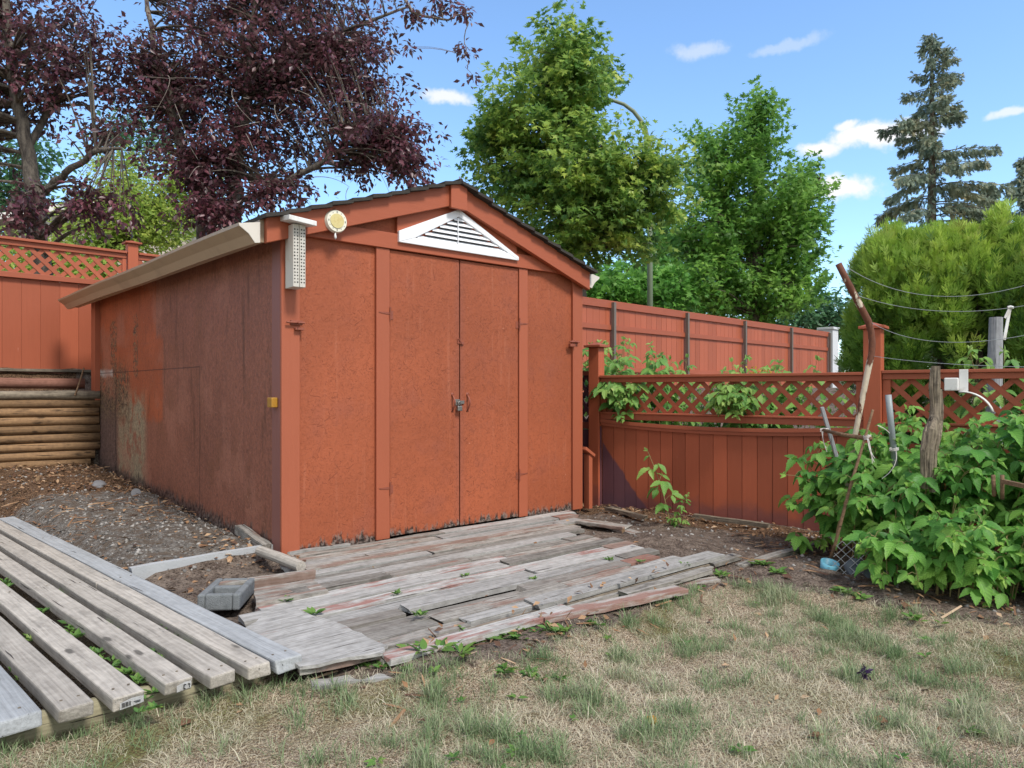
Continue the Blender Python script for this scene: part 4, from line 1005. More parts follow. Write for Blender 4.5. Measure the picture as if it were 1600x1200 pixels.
for k, (ang, ln, y0) in enumerate(((0,1,0), (-32,.62,.18), (32,.62,.18), (-38,.5,.42), (38,.5,.42), (-55,.4,.05), (55,.4,.05))):
    a = R(ang); d = np.array([math.sin(a), math.cos(a)]); s = np.array([d[1], -d[0]]); o_ = np.array([0, y0]); b_ = len(_sv)
    for (tt, w) in ((0, .022), (.55, .042), (1, 0)):
        for sg in ((-1, 1) if w else (0,)):
            p = o_+d*ln*tt*1.15+s*w*sg; _sv.append((p[0], p[1], .05*math.sin(k*2.3)*tt))
    _sf += [(b_, b_+1, b_+3, b_+2), (b_+2, b_+3, b_+4)]
T_SPRAY = (_sv, _sf)
def plant_stems(mb, paths, n=5):
    for pts, rad in paths: mb.tube(pts, rad, n, cap=False)
def bez(a, c, b, n=6):
    a, b, c = Vector(a), Vector(b), Vector(c)
    return [a*(1-t)**2+c*2*t*(1-t)+b*t*t for t in (i/n for i in range(n+1))]
def pblob(px, py, rx, ry, Y, dy, n=1.0):
    return (W(px, py, Y), (rx*Y/FPX, dy, ry*Y/FPX), n)
def tree(name, label, trunks, blobs, nleaf, size, tmpl, leafmat, bark, clump=.34, cat='tree', group=None, per=46, droop=.35, flat=.5, shell=.55, twigr=.008, seed=1, spray=None):
    rg = np.random.default_rng(seed); random.seed(seed)
    base = Vector(trunks[0][0][0]); root = thing(name, label, cat, base, 0, group)
    mb = MB(); skel = []
    for pts, rad in trunks:
        P = [Vector(p)-base for p in pts]; fine = []
        for i in range(len(P)-1):
            for k in range(4): fine.append(P[i].lerp(P[i+1], k/4)+Vector((random.gauss(0, .02), random.gauss(0, .02), 0)))
        fine.append(P[-1]); rr = np.interp(np.linspace(0, 1, len(fine)), np.linspace(0, 1, len(rad)), rad)
        mb.tube(fine, list(rr), 10, jit=.05); skel += [(p, r) for p, r in zip(fine, rr)]
    SK_ = np.array([list(p) for p, _ in skel]); vol = np.array([b_[1][0]*b_[1][2]*b_[2] for b_ in blobs]); vol = vol/vol.sum()
    pos = []; axs = []; nor = []; rnd = []
    nc = max(1, int(nleaf/per)); 
    for (c, rd, _), frac in zip(blobs, vol):
        c = np.array(c-base); rd = np.array(rd)
        for _k in range(max(2, int(nc*frac))):
            d = rg.normal(size=3); d /= np.linalg.norm(d); rr = (shell+(1-shell)*rg.random())*rg.uniform(.85, 1.08); cc = c+d*rd*rr
            dist = np.linalg.norm(SK_-cc, axis=1)+np.where(SK_[:, 2] > cc[2]+.2, .8, 0); j = int(np.argmin(dist)); s = Vector(SK_[j]); e = Vector(cc)
            mid = s.lerp(e, .5)+Vector((0, 0, .12*(e-s).length)); r0 = min(skel[j][1]*.5, .012+.012*(e-s).length)
            mb.tube(bez(s, mid, e, 5), list(np.linspace(r0, twigr*.6, 6)), 5, cap=False)
            m = int(per*rg.uniform(.5, 1.5)); cs = clump*rg.uniform(.6, 1.25)
            off = rg.normal(size=(m, 3))*np.array([cs, cs, cs*flat]); off[:, 2] -= .25*np.hypot(off[:, 0], off[:, 1])*droop
            if spray is not None:
                hv = cc-np.array(s); hv = hv/np.linalg.norm(hv)*.6+d*.5; hv[2] += spray; hv /= np.linalg.norm(hv); q_ = rg.uniform(-1.6, 1.3, size=(m, 1))
                off = hv*q_*cs*1.5+rg.normal(size=(m, 3))*np.array([cs, cs, cs*flat])*(.62-.22*q_)*.8
            pos.append(cc+off); ax = off*np.array([1, 1, .5])/cs+rg.normal(size=(m, 3))*.7; ax[:, 2] -= droop; axs.append(ax)
            n_ = rg.normal(size=(m, 3))*.55; n_[:, 2] += .9; n_ += (d*.5); nor.append(n_)
            rnd.append(np.clip(rg.random()*.45+rg.random(m)*.55, 0, 1))
    mb.build('trunk', M[bark], root, smooth=True, fixn=False)
    pos = np.concatenate(pos); fr = frames(np.concatenate(axs), np.concatenate(nor))
    scatter('crown', tmpl[0], tmpl[1], pos, fr, size*rg.uniform(.65, 1.25, len(pos)), M[leafmat], root, rnd=np.concatenate(rnd))
    return root
# purple plums behind the raised fence
Y1_, Y2_ = 10.2, 11.0
tree('plum_tree', 'purple leaved plum tree with grey trunk forking above the raised fence',
 [([W(66, 470, Y1_), W(62, 380, Y1_), W(52, 290, Y1_), W(36, 190, Y1_), W(15, 90, Y1_), W(5, -40, Y1_)], [.13, .115, .105, .085, .07, .04]),
  ([W(58, 310, Y1_), W(80, 290, Y1_), W(110, 262, Y1_-.3), W(150, 235, Y1_-.6), W(190, 232, Y1_-.8)], [.06, .05, .045, .035, .02]),
  ([W(45, 230, Y1_), W(90, 150, Y1_+.5), W(120, 60, Y1_+.7)], [.05, .045, .02])],
 [pblob(30, 100, 130, 85, Y1_, 1.2), pblob(130, 90, 90, 80, Y1_-.2, 1.1), pblob(20, 20, 170, 70, Y1_+.5, 1.2), pblob(30, 330, 40, 45, Y1_-.9, .3, 2), pblob(130, 315, 22, 62, Y1_-.9, .25, 2.2), pblob(150, 200, 55, 40, Y1_-.5, .7, .9), pblob(185, 325, 25, 38, Y1_-.7, .25, 1.1), pblob(-80, 150, 110, 150, Y1_, 1.2)],
 12500, .095, T_SIMPLE, 'plum_leaf', 'plum_bark', clump=.15, seed=4, droop=.7, flat=.8, shell=.35, per=32, spray=-.35)
tree('plum_tree', 'broad purple leaved plum tree with two dark limbs behind the shed roof',
 [([W(368, 520, Y2_), W(362, 380, Y2_), W(368, 300, Y2_), W(374, 220, Y2_), W(386, 150, Y2_), W(392, 60, Y2_), W(410, -60, Y2_)], [.16, .13, .12, .105, .085, .06, .03]),
  ([W(320, 420, Y2_), W(312, 320, Y2_-.2), W(285, 235, Y2_-.3), W(265, 150, Y2_-.3), W(240, 70, Y2_-.3), W(225, -30, Y2_)], [.10, .08, .07, .06, .045, .025]),
  ([W(368, 270, Y2_), W(440, 290, Y2_-.4), W(500, 255, Y2_-.5), W(545, 225, Y2_-.7), W(610, 200, Y2_-.8)], [.055, .05, .042, .035, .012]),
  ([W(390, 110, Y2_), W(470, 75, Y2_), W(560, 40, Y2_), W(640, 10, Y2_)], [.06, .05, .03, .015])],
 [pblob(300, 150, 130, 110, Y2_, 1.3), pblob(420, 130, 130, 100, Y2_, 1.4), pblob(520, 140, 110, 90, Y2_-.3, 1.2), pblob(585, 215, 92, 62, Y2_-.6, .9, 1.9), pblob(628, 262, 44, 32, Y2_-.6, .6, 1.4), pblob(430, 235, 95, 60, Y2_, 1.0, .7), pblob(320, 265, 90, 60, Y2_-.5, .9, 1.1), pblob(330, 330, 60, 30, Y2_-.9, .4, 2.4), pblob(520, 90, 90, 60, Y2_, 1.1), pblob(420, 10, 240, 75, Y2_+.3, 1.4), pblob(430, 300, 80, 24, Y2_-.8, .4, 1.8), pblob(330, 250, 70, 60, Y2_-.6, .6, .8), pblob(575, 70, 45, 35, Y2_-.3, .5, .8), pblob(232, 110, 55, 75, Y2_-.2, .9, .9), pblob(640, 225, 40, 40, Y2_-.7, .6, 1.6)],
 36000, .095, T_SIMPLE, 'plum_leaf', 'plum_bark', clump=.15, seed=9, droop=.6, flat=.75, shell=.25, per=32, spray=-.35)
# overhanging twigs of another plum, top of the view
Yb = 6.5
tree('plum_branch', 'drooping purple leaved plum branch hanging into the sky', [([W(600, -60, Yb), W(640, 20, Yb), W(690, 30, Yb), W(735, 20, Yb)], [.02, .015, .01, .005]), ([W(728, 25, Yb), W(728, 70, Yb), W(727, 95, Yb), W(735, 122, Yb)], [.005, .004, .003, .002])],
 [pblob(648, 78, 14, 12, Yb, .06, 2), pblob(727, 82, 10, 22, Yb, .05, 2.2), pblob(733, 118, 5, 6, Yb, .03, 3), pblob(680, 20, 70, 25, Yb, .15, 1)], 420, .062, T_SIMPLE, 'plum_leaf', 'twig', clump=.05, per=14, seed=5, droop=.8, cat='branch', twigr=.002)
# bare grey suckers hanging in front of the plum
b = MB(); rg = random.Random(3)
for k in range(26):
    px = rg.uniform(200, 600); py = rg.uniform(110, 300); Y = 9.7+rg.uniform(0, .5); dx_ = rg.uniform(-70, 70); dy_ = rg.uniform(-20, 70)
    b.tube(bez(W(px, py, Y), W(px+dx_*.3+rg.uniform(-25, 25), py+dy_*.3+rg.uniform(-25, 10), Y-.1), W(px+dx_, py+dy_, Y-.2), 8), [.006, .006, .005, .005, .004, .004, .003, .003, .002], 4, cap=False)
o = b.build('bare_twigs', M['twig'], bpy.data.objects['plum_tree.001'] if 'plum_tree.001' in bpy.data.objects else None); 
if o.parent: o.location = -o.parent.location
# maples and street trees
Ym = 17.0
tree('maple_tree', 'tall broad green maple with yellowish leaves behind the shed ridge',
 [([W(905, 640, Ym), W(900, 430, Ym), W(895, 300, Ym), W(885, 200, Ym), W(880, 120, Ym), W(880, 70, Ym)], [.3, .24, .2, .16, .1, .04]), ([W(895, 330, Ym), W(960, 270, Ym-.5), W(1030, 250, Ym-.8)], [.1, .08, .03]), ([W(893, 320, Ym), W(820, 240, Ym), W(770, 190, Ym)], [.1, .07, .03])],
 [pblob(885, 112, 72, 62, Ym, 1.6), pblob(830, 190, 78, 62, Ym, 1.7), pblob(905, 170, 52, 60, Ym, 1.6), pblob(905, 270, 90, 75, Ym-.6, 2), pblob(990, 290, 66, 42, Ym-.6, 1.4), pblob(1035, 265, 40, 26, Ym-.8, .9), pblob(800, 285, 55, 45, Ym, 1.1), pblob(780, 200, 35, 22, Ym, .8), pblob(985, 350, 55, 50, Ym-.4, 1.2), pblob(900, 360, 85, 60, Ym-.4, 1.8), pblob(1010, 240, 18, 12, Ym-.7, .5), pblob(765, 225, 18, 45, Ym, .5)],
 34000, .15, T_MAPLE, 'maple_leaf', 'maple_bark', clump=.30, seed=14, droop=.5, flat=.4, shell=.55, spray=.0)
Yn = 24.0
tree('maple_tree', 'narrower deep green tree with two peaks behind the far fence',
 [([W(1180, 640, Yn), W(1180, 450, Yn), W(1183, 330, Yn), W(1184, 220, Yn), W(1186, 150, Yn)], [.3, .22, .16, .1, .03]), ([W(1180, 420, Yn), W(1130, 300, Yn), W(1112, 215, Yn)], [.12, .09, .03]), ([W(1182, 400, Yn), W(1240, 330, Yn), W(1282, 280, Yn)], [.1, .06, .03])],
 [pblob(1182, 225, 34, 74, Yn, 1.4), pblob(1185, 175, 14, 30, Yn, .6, 1.3), pblob(1125, 270, 45, 60, Yn, 1.6), pblob(1110, 225, 22, 20, Yn, .6), pblob(1200, 330, 80, 62, Yn, 2.2), pblob(1110, 370, 68, 68, Yn, 2.0), pblob(1255, 282, 38, 20, Yn, .8), pblob(1225, 400, 58, 58, Yn, 1.8), pblob(1120, 450, 70, 45, Yn-.5, 1.8), pblob(1215, 460, 58, 38, Yn-.5, 1.6), pblob(1262, 350, 24, 24, Yn, .6)],
 27000, .18, T_MAPLE, 'maple_leaf_b', 'maple_bark', clump=.36, seed=17, droop=.4, flat=.45, shell=.45, spray=.7)
def bush(name, label, px, py, Y, blobs, n, size, mat, seed, clump=.3, group=None, tm=T_SIMPLE, cat='bush'):
    base = W(px, py, Y); return tree(name, label, [([base, base+Vector((.05, 0, .6)), base+Vector((0, 0, 1.3))], [.06, .05, .02])], blobs, n, size, tm, mat, 'maple_bark', clump=clump, cat=cat, group=group, seed=seed, droop=.3, flat=.7, shell=.5)
bush('bush', 'bright green leafy bush rising just above the far red fence', 965, 560, 22.5, [pblob(960, 450, 70, 40, 22.5, 1), pblob(1035, 455, 50, 40, 22.8, 1), pblob(905, 460, 50, 35, 22, .9)], 6500, .19, T_MAPLE and 'bush_leaf', 31, .3, tm=T_MAPLE)
bush('tree', 'soft blue green tree far away right of the deep green maple', 1283, 560, 38.0, [pblob(1285, 490, 42, 40, 38, 2), pblob(1240, 500, 50, 30, 38, 2), pblob(1320, 500, 30, 26, 39, 2)], 4500, .3, 'haze_leaf', 33, .6, cat='tree')
bush('tree', 'dark green tree behind the gap between the two maples', 1060, 600, 33.0, [pblob(1035, 400, 45, 60, 33, 2), pblob(1060, 470, 60, 50, 33, 2)], 5000, .28, 'maple_leaf_b', 34, .6, cat='tree', tm=T_MAPLE)
bush('shrub', 'bright yellow green shrub behind the lattice of the raised fence', 180, 480, 19.0, [pblob(190, 330, 75, 48, 19, 1.1), pblob(240, 350, 50, 45, 19, 1), pblob(125, 372, 45, 30, 18.5, .8), pblob(60, 410, 60, 40, 18, .8), pblob(150, 415, 60, 30, 18, .8), pblob(190, 268, 30, 38, 19.5, .8, .9), pblob(290, 300, 40, 60, 19.6, 1)], 17000, .14, 'lime_leaf', 35, .28, cat='shrub')
bush('tree', 'pale grey green tree far behind the left end of the raised fence', 10, 520, 30, [pblob(15, 320, 45, 62, 30, 2), pblob(-40, 300, 60, 70, 30, 2), pblob(60, 250, 40, 35, 30, 1.5), pblob(215, 215, 40, 45, 34, 1.5)], 5500, .28, 'haze_leaf', 36, .55, cat='tree')
# ------------------------------------------------------------------ spruces
def spruce(label, px, ytip, ybase, Y, hw, seed, nb=92):
    rg = np.random.default_rng(seed); random.seed(seed); tip = W(px, ytip, Y); bs = W(px, ybase, Y); H = tip.z-bs.z
    root = thing('spruce_tree', label, 'tree', bs, 0); mb = MB(); mb.tube([(0, 0, H*k/8) for k in range(9)], list(np.linspace(.26, .03, 9)), 9)
    pos, ax, nr, sz, rn = [], [], [], [], []
    def needle(p, d, s, r): pos.append(p); ax.append(d); nr.append(rg.normal(size=3)+np.array([0, 0, .6])); sz.append(s); rn.append(r)
    for k in range(nb):
        t = (k+rg.random()*.8)/nb; z = H*t; L = hw*(1-t)**.72*rg.choice([.55, .8, 1.0, 1.12], p=[.25, .3, .3, .15])+.12
        a = rg.uniform(0, 2*math.pi); d = np.array([math.cos(a), math.sin(a), 0]); up = .10+.25*t; N = 9
        pts = [np.array([0, 0, z])+d*L*s_+np.array([0, 0, up*L*s_*1.0-.75*L*s_*s_*(1-t*.55)+.16*L*s_**4]) for s_ in np.linspace(0, 1, N)]
        mb.tube(pts, list(np.linspace(.035*(1-t)+.012, .006, N)), 5, cap=False)
        m = int(26+85*L); tone = rg.random()
        for q in range(m):
            s_ = rg.uniform(.12, 1.0)**.8; f = s_*(N-1); i = min(int(f), N-2); p = pts[i]+(pts[i+1]-pts[i])*(f-i); dd = (pts[i+1]-pts[i]); dd /= np.linalg.norm(dd)
            sd = np.cross(dd, [0, 0, 1]); hang = rg.random() < .7
            spread = .26*L*(1.05-s_)*.6+.05
            o_ = sd*rg.uniform(-1, 1)*spread
            p2 = p+o_*.8-np.array([0, 0, abs(rg.normal())*.10+.04*hang])
            v = dd*.6+sd*np.sign(o_@sd)*rg.uniform(.1, .8)+np.array([0, 0, -1.3 if hang else -.15])+rg.normal(size=3)*.25
            needle(p2, v, rg.uniform(.16, .34)*(1 if t < .8 else .75), np.clip(tone*.5+rg.random()*.5, 0, 1) if rg.random() > .06 else 1.0)
    for q in range(900):
        t = rg.random(); p = np.array([0, 0, H*t])+rg.normal(size=3)*np.array([.28, .28, .1])*(1-t*.75); needle(p, np.array([p[0], p[1], -.35])+rg.normal(size=3)*.2, .3, rg.random()*.8)
    mb.build('trunk', M['maple_bark'], root, smooth=True, fixn=False)
    scatter('crown', T_NEEDLE[0], T_NEEDLE[1], np.array(pos), frames(np.array(ax), np.array(nr)), np.array(sz), M['spruce'], root, rnd=np.array(rn))
_nv = []; _nf = []
for k, (ang, ln, y0) in enumerate(((0,1,0), (-30,.45,.15), (30,.45,.2), (-28,.42,.42), (28,.42,.46), (-24,.3,.68), (24,.3,.7))):
    a = R(ang); d = np.array([math.sin(a), math.cos(a)]); s = np.array([d[1], -d[0]]); o_ = np.array([0, y0]); b_ = len(_nv)
    for (tt, w) in ((0, .05), (.6, .06), (1, 0)):
        for sg in ((-1, 1) if w else (0,)):
            p = o_+d*ln*tt+s*w*sg; _nv.append((p[0], p[1], .07*math.cos(k*1.9)*tt))
    _nf += [(b_, b_+1, b_+3, b_+2), (b_+2, b_+3, b_+4)]
T_NEEDLE = (_nv, _nf)
spruce('tall ragged blue green spruce rising behind the cedar hedge', 1456, 52, 560, 28.0, 4.3, 41, 86)
spruce('small dark conifer top at the far end of the hedge', 1604, 235, 560, 30.0, 1.9, 42, 60)
spruce('short dim conifer between the tall spruce and the hedge end', 1540, 285, 560, 33.0, 2.3, 43, 60)
# ------------------------------------------------------------------ cedar hedge
def hedge():
    rg = np.random.default_rng(51); root = thing('hedge', 'bright yellow green cedar hedge behind the right hand lattice panel', 'hedge', (3.6, 6.3, .2), 0)
    pos, ax, nr, rn = [], [], [], []; mb = MB(); base = np.array([3.6, 6.3, .2])
    for (px, Y, r, top, n) in ((1374, 6.75, .18, 2.16, 5000), (1412, 6.5, .34, 2.24, 7600), (1470, 6.35, .40, 2.20, 8600), (1530, 6.2, .42, 2.20, 8600), (1595, 6.0, .45, 2.28, 9000), (1670, 5.9, .5, 2.3, 5600), (1760, 5.8, .5, 2.4, 2000)):
        c = W(px, 607, Y); X0, Y0_ = c.x, c.y; z0 = .35
        mb.tube([(X0-3.6, Y0_-6.3, 0), (X0-3.6, Y0_-6.3, 1.6)], [.05, .02], 6)
        K = int(n/34)
        for j in range(K):
            t0 = rg.random()**.72; zc = z0+(top-z0)*t0; a0 = rg.uniform(0, 2*math.pi); rc = r*math.sqrt(max(.02, 1-t0**8))*rg.uniform(.72, 1.06)
            zc += (.16 if t0 > .8 else .05)*mnoise.noise((X0*3+a0*1.3, t0*2, px*.1)); cc = np.array([X0+rc*math.cos(a0), Y0_+rc*math.sin(a0), zc]); m_ = int(rg.uniform(45, 85)); q = rg.uniform(.10, .19)
            if mnoise.noise(Vector(cc)*3.1) < -.16+.25*(t0 < .45): continue
            o3 = np.array([math.cos(a0), math.sin(a0), .35+.7*t0]); dd = rdir(m_)*.85+o3*.75; dd /= np.linalg.norm(dd, axis=1, keepdims=True)
            p = cc+dd*q*rg.uniform(.55, 1.12, (m_, 1))*np.array([.85, .85, 1.5]); pos.append(p-base)
            ax.append(dd*.65+np.array([0, 0, .55+.75*t0])+rg.normal(size=(m_, 3))*.22); nr.append(rdir(m_)+o3*.6)
            tone = rg.normal()*.10; top_light = (dd[:, 2]*.5+.5); rn.append(np.clip(.0+.34*t0+.5*top_light+tone-.06+rg.normal(size=m_)*.08, 0, .93)*np.where(rg.random(m_) < .03, 0, 1)+np.where(rg.random(m_) < .02, 1, 0))  # light put into the tone: higher and upward sprays get lighter colour
    mb.build('trunk', M['maple_bark'], root)
    pos = np.concatenate(pos); scatter('foliage', T_SPRAY[0], T_SPRAY[1], pos, frames(np.concatenate(ax), np.concatenate(nr)), rg.uniform(.055, .125, len(pos)), M['cedar'], root, rnd=np.clip(np.concatenate(rn), 0, 1))
hedge()
b = MB(); q = W(1553, 600, 5.35); b.tube([(0, 0, -.9), (.0, 0, 0), (.01, 0, .30), (.015, 0, .54)], [.055, .052, .05, .045], 9, jit=.06); o = b.build('weathered_post', M['stake_v'], None, loc=(q.x, q.y, 1.0)); tag(o, 'weathered grey post standing against the dark cedar hedge', 'post')
# ------------------------------------------------------------------ raspberries
def cane_plant(name, label, canes, size, mat, cat='plant', group=None, seed=1, node=.075, leaflets=(3, 3, 5), stemr=.004, face=(0, -.5, .8), tip_small=True, youngmat=None, spread=1.0):
    """canes: list of (base, control, tip) ; compound leaves along each cane"""
    rg = np.random.default_rng(seed); base = Vector(canes[0][0]); root = thing(name, label, cat, base, 0, group)
    mb = MB(); pos, ax, nr, sz, rn = [], [], [], [], []
    face = np.array(face)
    for (a, c, e) in canes:
        pts = bez(Vector(a)-base, Vector(c)-base, Vector(e)-base, 12); mb.tube(pts, list(np.linspace(stemr, stemr*.4, 13)), 5, cap=False)
        P = np.array([list(p) for p in pts]); L = np.linalg.norm(np.diff(P, axis=0), axis=1).sum(); s = .12*L+rg.random()*node; ph = rg.uniform(0, 6.28)
        while s < L:
            f = s/L*12; i = min(int(f), 11); p = P[i]+(P[i+1]-P[i])*(f-i); dd = P[i+1]-P[i]; dd /= np.linalg.norm(dd)+1e-9; ph += 2.4
            t = s/L; k = size*(1.05-.55*max(0, t-.72)/.28*(1 if tip_small else 0))*rg.uniform(.6, 1.3)
            h = np.array([math.cos(ph), math.sin(ph), 0])*spread+face*.25; h += dd*.35; h[2] += .25; h /= np.linalg.norm(h)
            pl = k*rg.uniform(.45, .9); q = p+h*pl; mid = p+h*pl*.5+np.array([0, 0, .012])
            mb.tube([p, mid, q], [.0018, .0015, .001], 4, cap=False)
            ld = h*np.array([1, 1, .2])+np.array([0, 0, -.55])+rg.normal(size=3)*.2; ld /= np.linalg.norm(ld)
            nm = np.array([0, 0, .7])+face*.7+h*.35+rg.normal(size=3)*.22; sd = np.cross(ld, nm); sd /= np.linalg.norm(sd)
            tone = np.clip(rg.normal(.38, .2)+.3*max(0, t-.7), 0, 1)
            pos.append(q); ax.append(ld); nr.append(nm); sz.append(k); rn.append(tone)
            nl = int(rg.choice(leaflets))
            for m in range(nl-1):
                sg = 1 if m % 2 else -1; bk = (m//2)*.35
                pos.append(q-h*k*(.12+bk)); v = ld*.45+sd*sg*.95+rg.normal(size=3)*.12; ax.append(v); nr.append(nm+rg.normal(size=3)*.2); sz.append(k*rg.uniform(.68, .88)); rn.append(np.clip(tone+rg.normal()*.06, 0, 1))
            s += node*rg.uniform(.7, 1.35)
        for q_ in range(3):
            pos.append(P[-1]); ax.append((P[-1]-P[-2])/np.linalg.norm(P[-1]-P[-2])+rg.normal(size=3)*.5); nr.append(face+rg.normal(size=3)*.4); sz.append(size*.4); rn.append(rg.uniform(.75, 1))
    mb.build('stem', M['stem'], root, smooth=True, fixn=False)
    pos, ax, nr, sz, rn = map(np.array, (pos, ax, nr, sz, rn)); h_ = rg.random(len(pos)) < .42
    for T_, k_ in ((T_RASP, ~h_), (T_RASP2, h_)):
        if k_.any(): scatter('foliage', T_[0], T_[1], pos[k_], frames(ax[k_], nr[k_]), sz[k_], M[mat], root, uv=T_[2], rnd=rn[k_], smooth=True)
    return root
rg = random.Random(77)
canes = []
for k in range(150):
    # patch along the fence, canes lean to the lawn
    s = rg.uniform(0, 1); X = 2.12+1.75*s+rg.uniform(-.1, .1); Yc = 4.62-1.0*s*.9+rg.uniform(-.28, .22); g = hz(X, Yc)
    if rg.random() < .5: Yc -= rg.uniform(0, .35)
    d = rg.random(); lean = Vector((rg.uniform(-.22, .16), rg.uniform(-.55, .12), 0))*(.6+.6*d); Hh = rg.uniform(.40, .94)*(1.0 if s > .25 else .88)
    a = Vector((X, Yc, g)); e = a+lean+Vector((0, 0, Hh*(1 if lean.y > -.25 else .72))); c = a+lean*.25+Vector((0, 0, Hh*1.05)); canes.append((a, c, e))
for k in range(120):
    s = rg.uniform(0, 1); X = 1.98+1.5*s; Yc = 3.84-.60*s+rg.uniform(-.16, .14); g = hz(X, Yc); a = Vector((X, Yc, g))
    e = a+Vector((rg.uniform(-.18, .14), rg.uniform(-.30, -.02), rg.uniform(.0, .46))); c = a+Vector((0, -.03, rg.uniform(.12, .42))); canes.append((a, c, e))
for (px, py, Y) in ((1228, 742, 4.5), (1245, 715, 4.55), (1260, 780, 4.4), (1238, 790, 4.5), (1275, 700, 4.6), (1290, 745, 4.4), (1262, 740, 4.5), (1300, 795, 4.3), (1310, 720, 4.5)):
    e = W(px, py, Y); a = Vector((2.12+rg.uniform(-.1, .1), 4.55+rg.uniform(-.1, .1), -.05)); canes.append((a, a.lerp(e, .4)+Vector((0, 0, .3)), e))
for (px, py, Y) in ((1415, 640, 4.3), (1430, 660, 4.2), (1470, 690, 4.0), (1525, 660, 4.1), (1535, 690, 3.9), (1590, 680, 3.9), (1560, 720, 3.8), (1480, 730, 3.8), (1400, 690, 4.2), (1360, 690, 4.3), (1350, 740, 4.0), (1420, 760, 3.75), (1596, 640, 3.9), (1380, 670, 4.4)):
    e = W(px, py, Y); a = Vector((e.x+rg.uniform(-.1, .15), e.y+.25, -.06)); canes.append((a, a.lerp(e, .6)+Vector((0, .1, .15)), e))
cane_plant('raspberry_bush', 'large leafy raspberry bush spilling over the lawn edge before the lattice', canes, .105, 'rasp_leaf', 'bush', seed=61, node=.064, face=(-.25, -.85, .5), stemr=.0042)
# bed behind the lattice fence
def behind(px, py, Y, n, sp, h, label, seed, extra=(), size=.1):
    r = random.Random(seed); cs = []
    c0 = W(px, py, Y); g = hz(c0.x, c0.y)
    for k in range(n):
        a = Vector((c0.x+r.uniform(-sp, sp), c0.y+r.uniform(-.25, .5), g)); e = Vector((a.x+r.uniform(-.2, .2), a.y+r.uniform(-.25, .15), c0.z+r.uniform(-h, h*.3))); cs.append((a, a.lerp(e, .6)+Vector((0, 0, .15)), e))
    for (qx, qy, qY) in extra:
        e = W(qx, qy, qY); a = Vector((c0.x+r.uniform(-.1, .1), c0.y-.1, g+.2)); m = W(qx, qy-35, qY+.25); cs.append((a, m, e))
    return cane_plant('raspberry_bush', label, cs, size, 'rasp_young', 'bush', seed=seed, node=.085, face=(-.2, -.7, .6), group=None)
behind(985, 548, 6.9, 44, .40, .42, 'raspberry bush behind the corner post with a branch hanging through the lattice', 71, [(955, 625, 6.18), (965, 640, 6.15), (985, 630, 6.05), (970, 615, 6.1), (950, 605, 6.2), (990, 610, 6.05), (975, 655, 6.08), (960, 612, 6.1), (978, 622, 6.05), (945, 618, 6.15), (968, 632, 6.05)], .115)
behind(1185, 572, 6.4, 26, .3, .32, 'raspberry bush behind the lattice with shoots pushing through its middle', 72, [(1140, 625, 5.45), (1160, 632, 5.4), (1125, 640, 5.5), (1150, 650, 5.42), (1165, 612, 5.45), (1135, 610, 5.5), (1148, 622, 5.4), (1158, 640, 5.4), (1130, 628, 5.45)], .115)
behind(1075, 600, 6.9, 14, .35, .22, 'low raspberry growth seen through the lattice between the two taller bushes', 73)
behind(1280, 620, 6.0, 12, .3, .22, 'low raspberry growth seen through the lattice next to the cap post', 74)
behind(1580, 545, 4.75, 3, .08, .1, 'few large pale leaves rising above the right hand lattice rail', 75, size=.13)
# young shoot on the bare soil
g0 = ong(1047, 822); sc = [(g0, W(1040, 770, g0.y-.02), W(1012, 705, g0.y))]
cane_plant('raspberry_shoot', 'single young raspberry shoot growing out of the bare soil mound', sc, .10, 'rasp_young', seed=82, node=.05, leaflets=(3, 3), stemr=.005, face=(-.1, -.7, .5))
g1 = g0+Vector((.03, -.02, 0)); sc = [(g1, g1+Vector((.02, 0, .12)), g1+Vector((.10, -.02, .25))), (g1, g1+Vector((.02, -.02, .06)), g1+Vector((-.06, -.05, .07))), (g1, g1+Vector((.02, 0, .04)), g1+Vector((.07, -.08, .05)))]
cane_plant('weed', 'small yellow green weed at the foot of the young raspberry shoot', sc, .045, 'rasp_young', seed=83, node=.02, leaflets=(3,), stemr=.003)
g2 = ong(1256, 862); cane_plant('raspberry_shoot', 'low raspberry seedling at the left foot of the big bush', [(g2, g2+Vector((0, 0, .12)), g2+Vector((-.1, -.08, .09))), (g2, g2+Vector((0, 0, .1)), g2+Vector((.08, -.1, .06)))], .085, 'rasp_leaf', seed=84, node=.06, face=(0, -.6, .7))
b = MB(); g3 = W(1190, 583, 6.6); pts = []
for k in range(26): pts.append((g3.x+random.uniform(-.16, .1), g3.y+random.uniform(-.05, .05), g3.z+random.uniform(-.02, .05)))
fr = frames(rdir(26)+np.array([0, 0, .8]), rdir(26)); o = scatter('yellow_flowers', T_SIMPLE[0], T_SIMPLE[1], np.array(pts), fr, .035, M['yellow'], None); tag(o, 'little tuft of yellow flowers just behind the lattice cap rail', 'flowers')
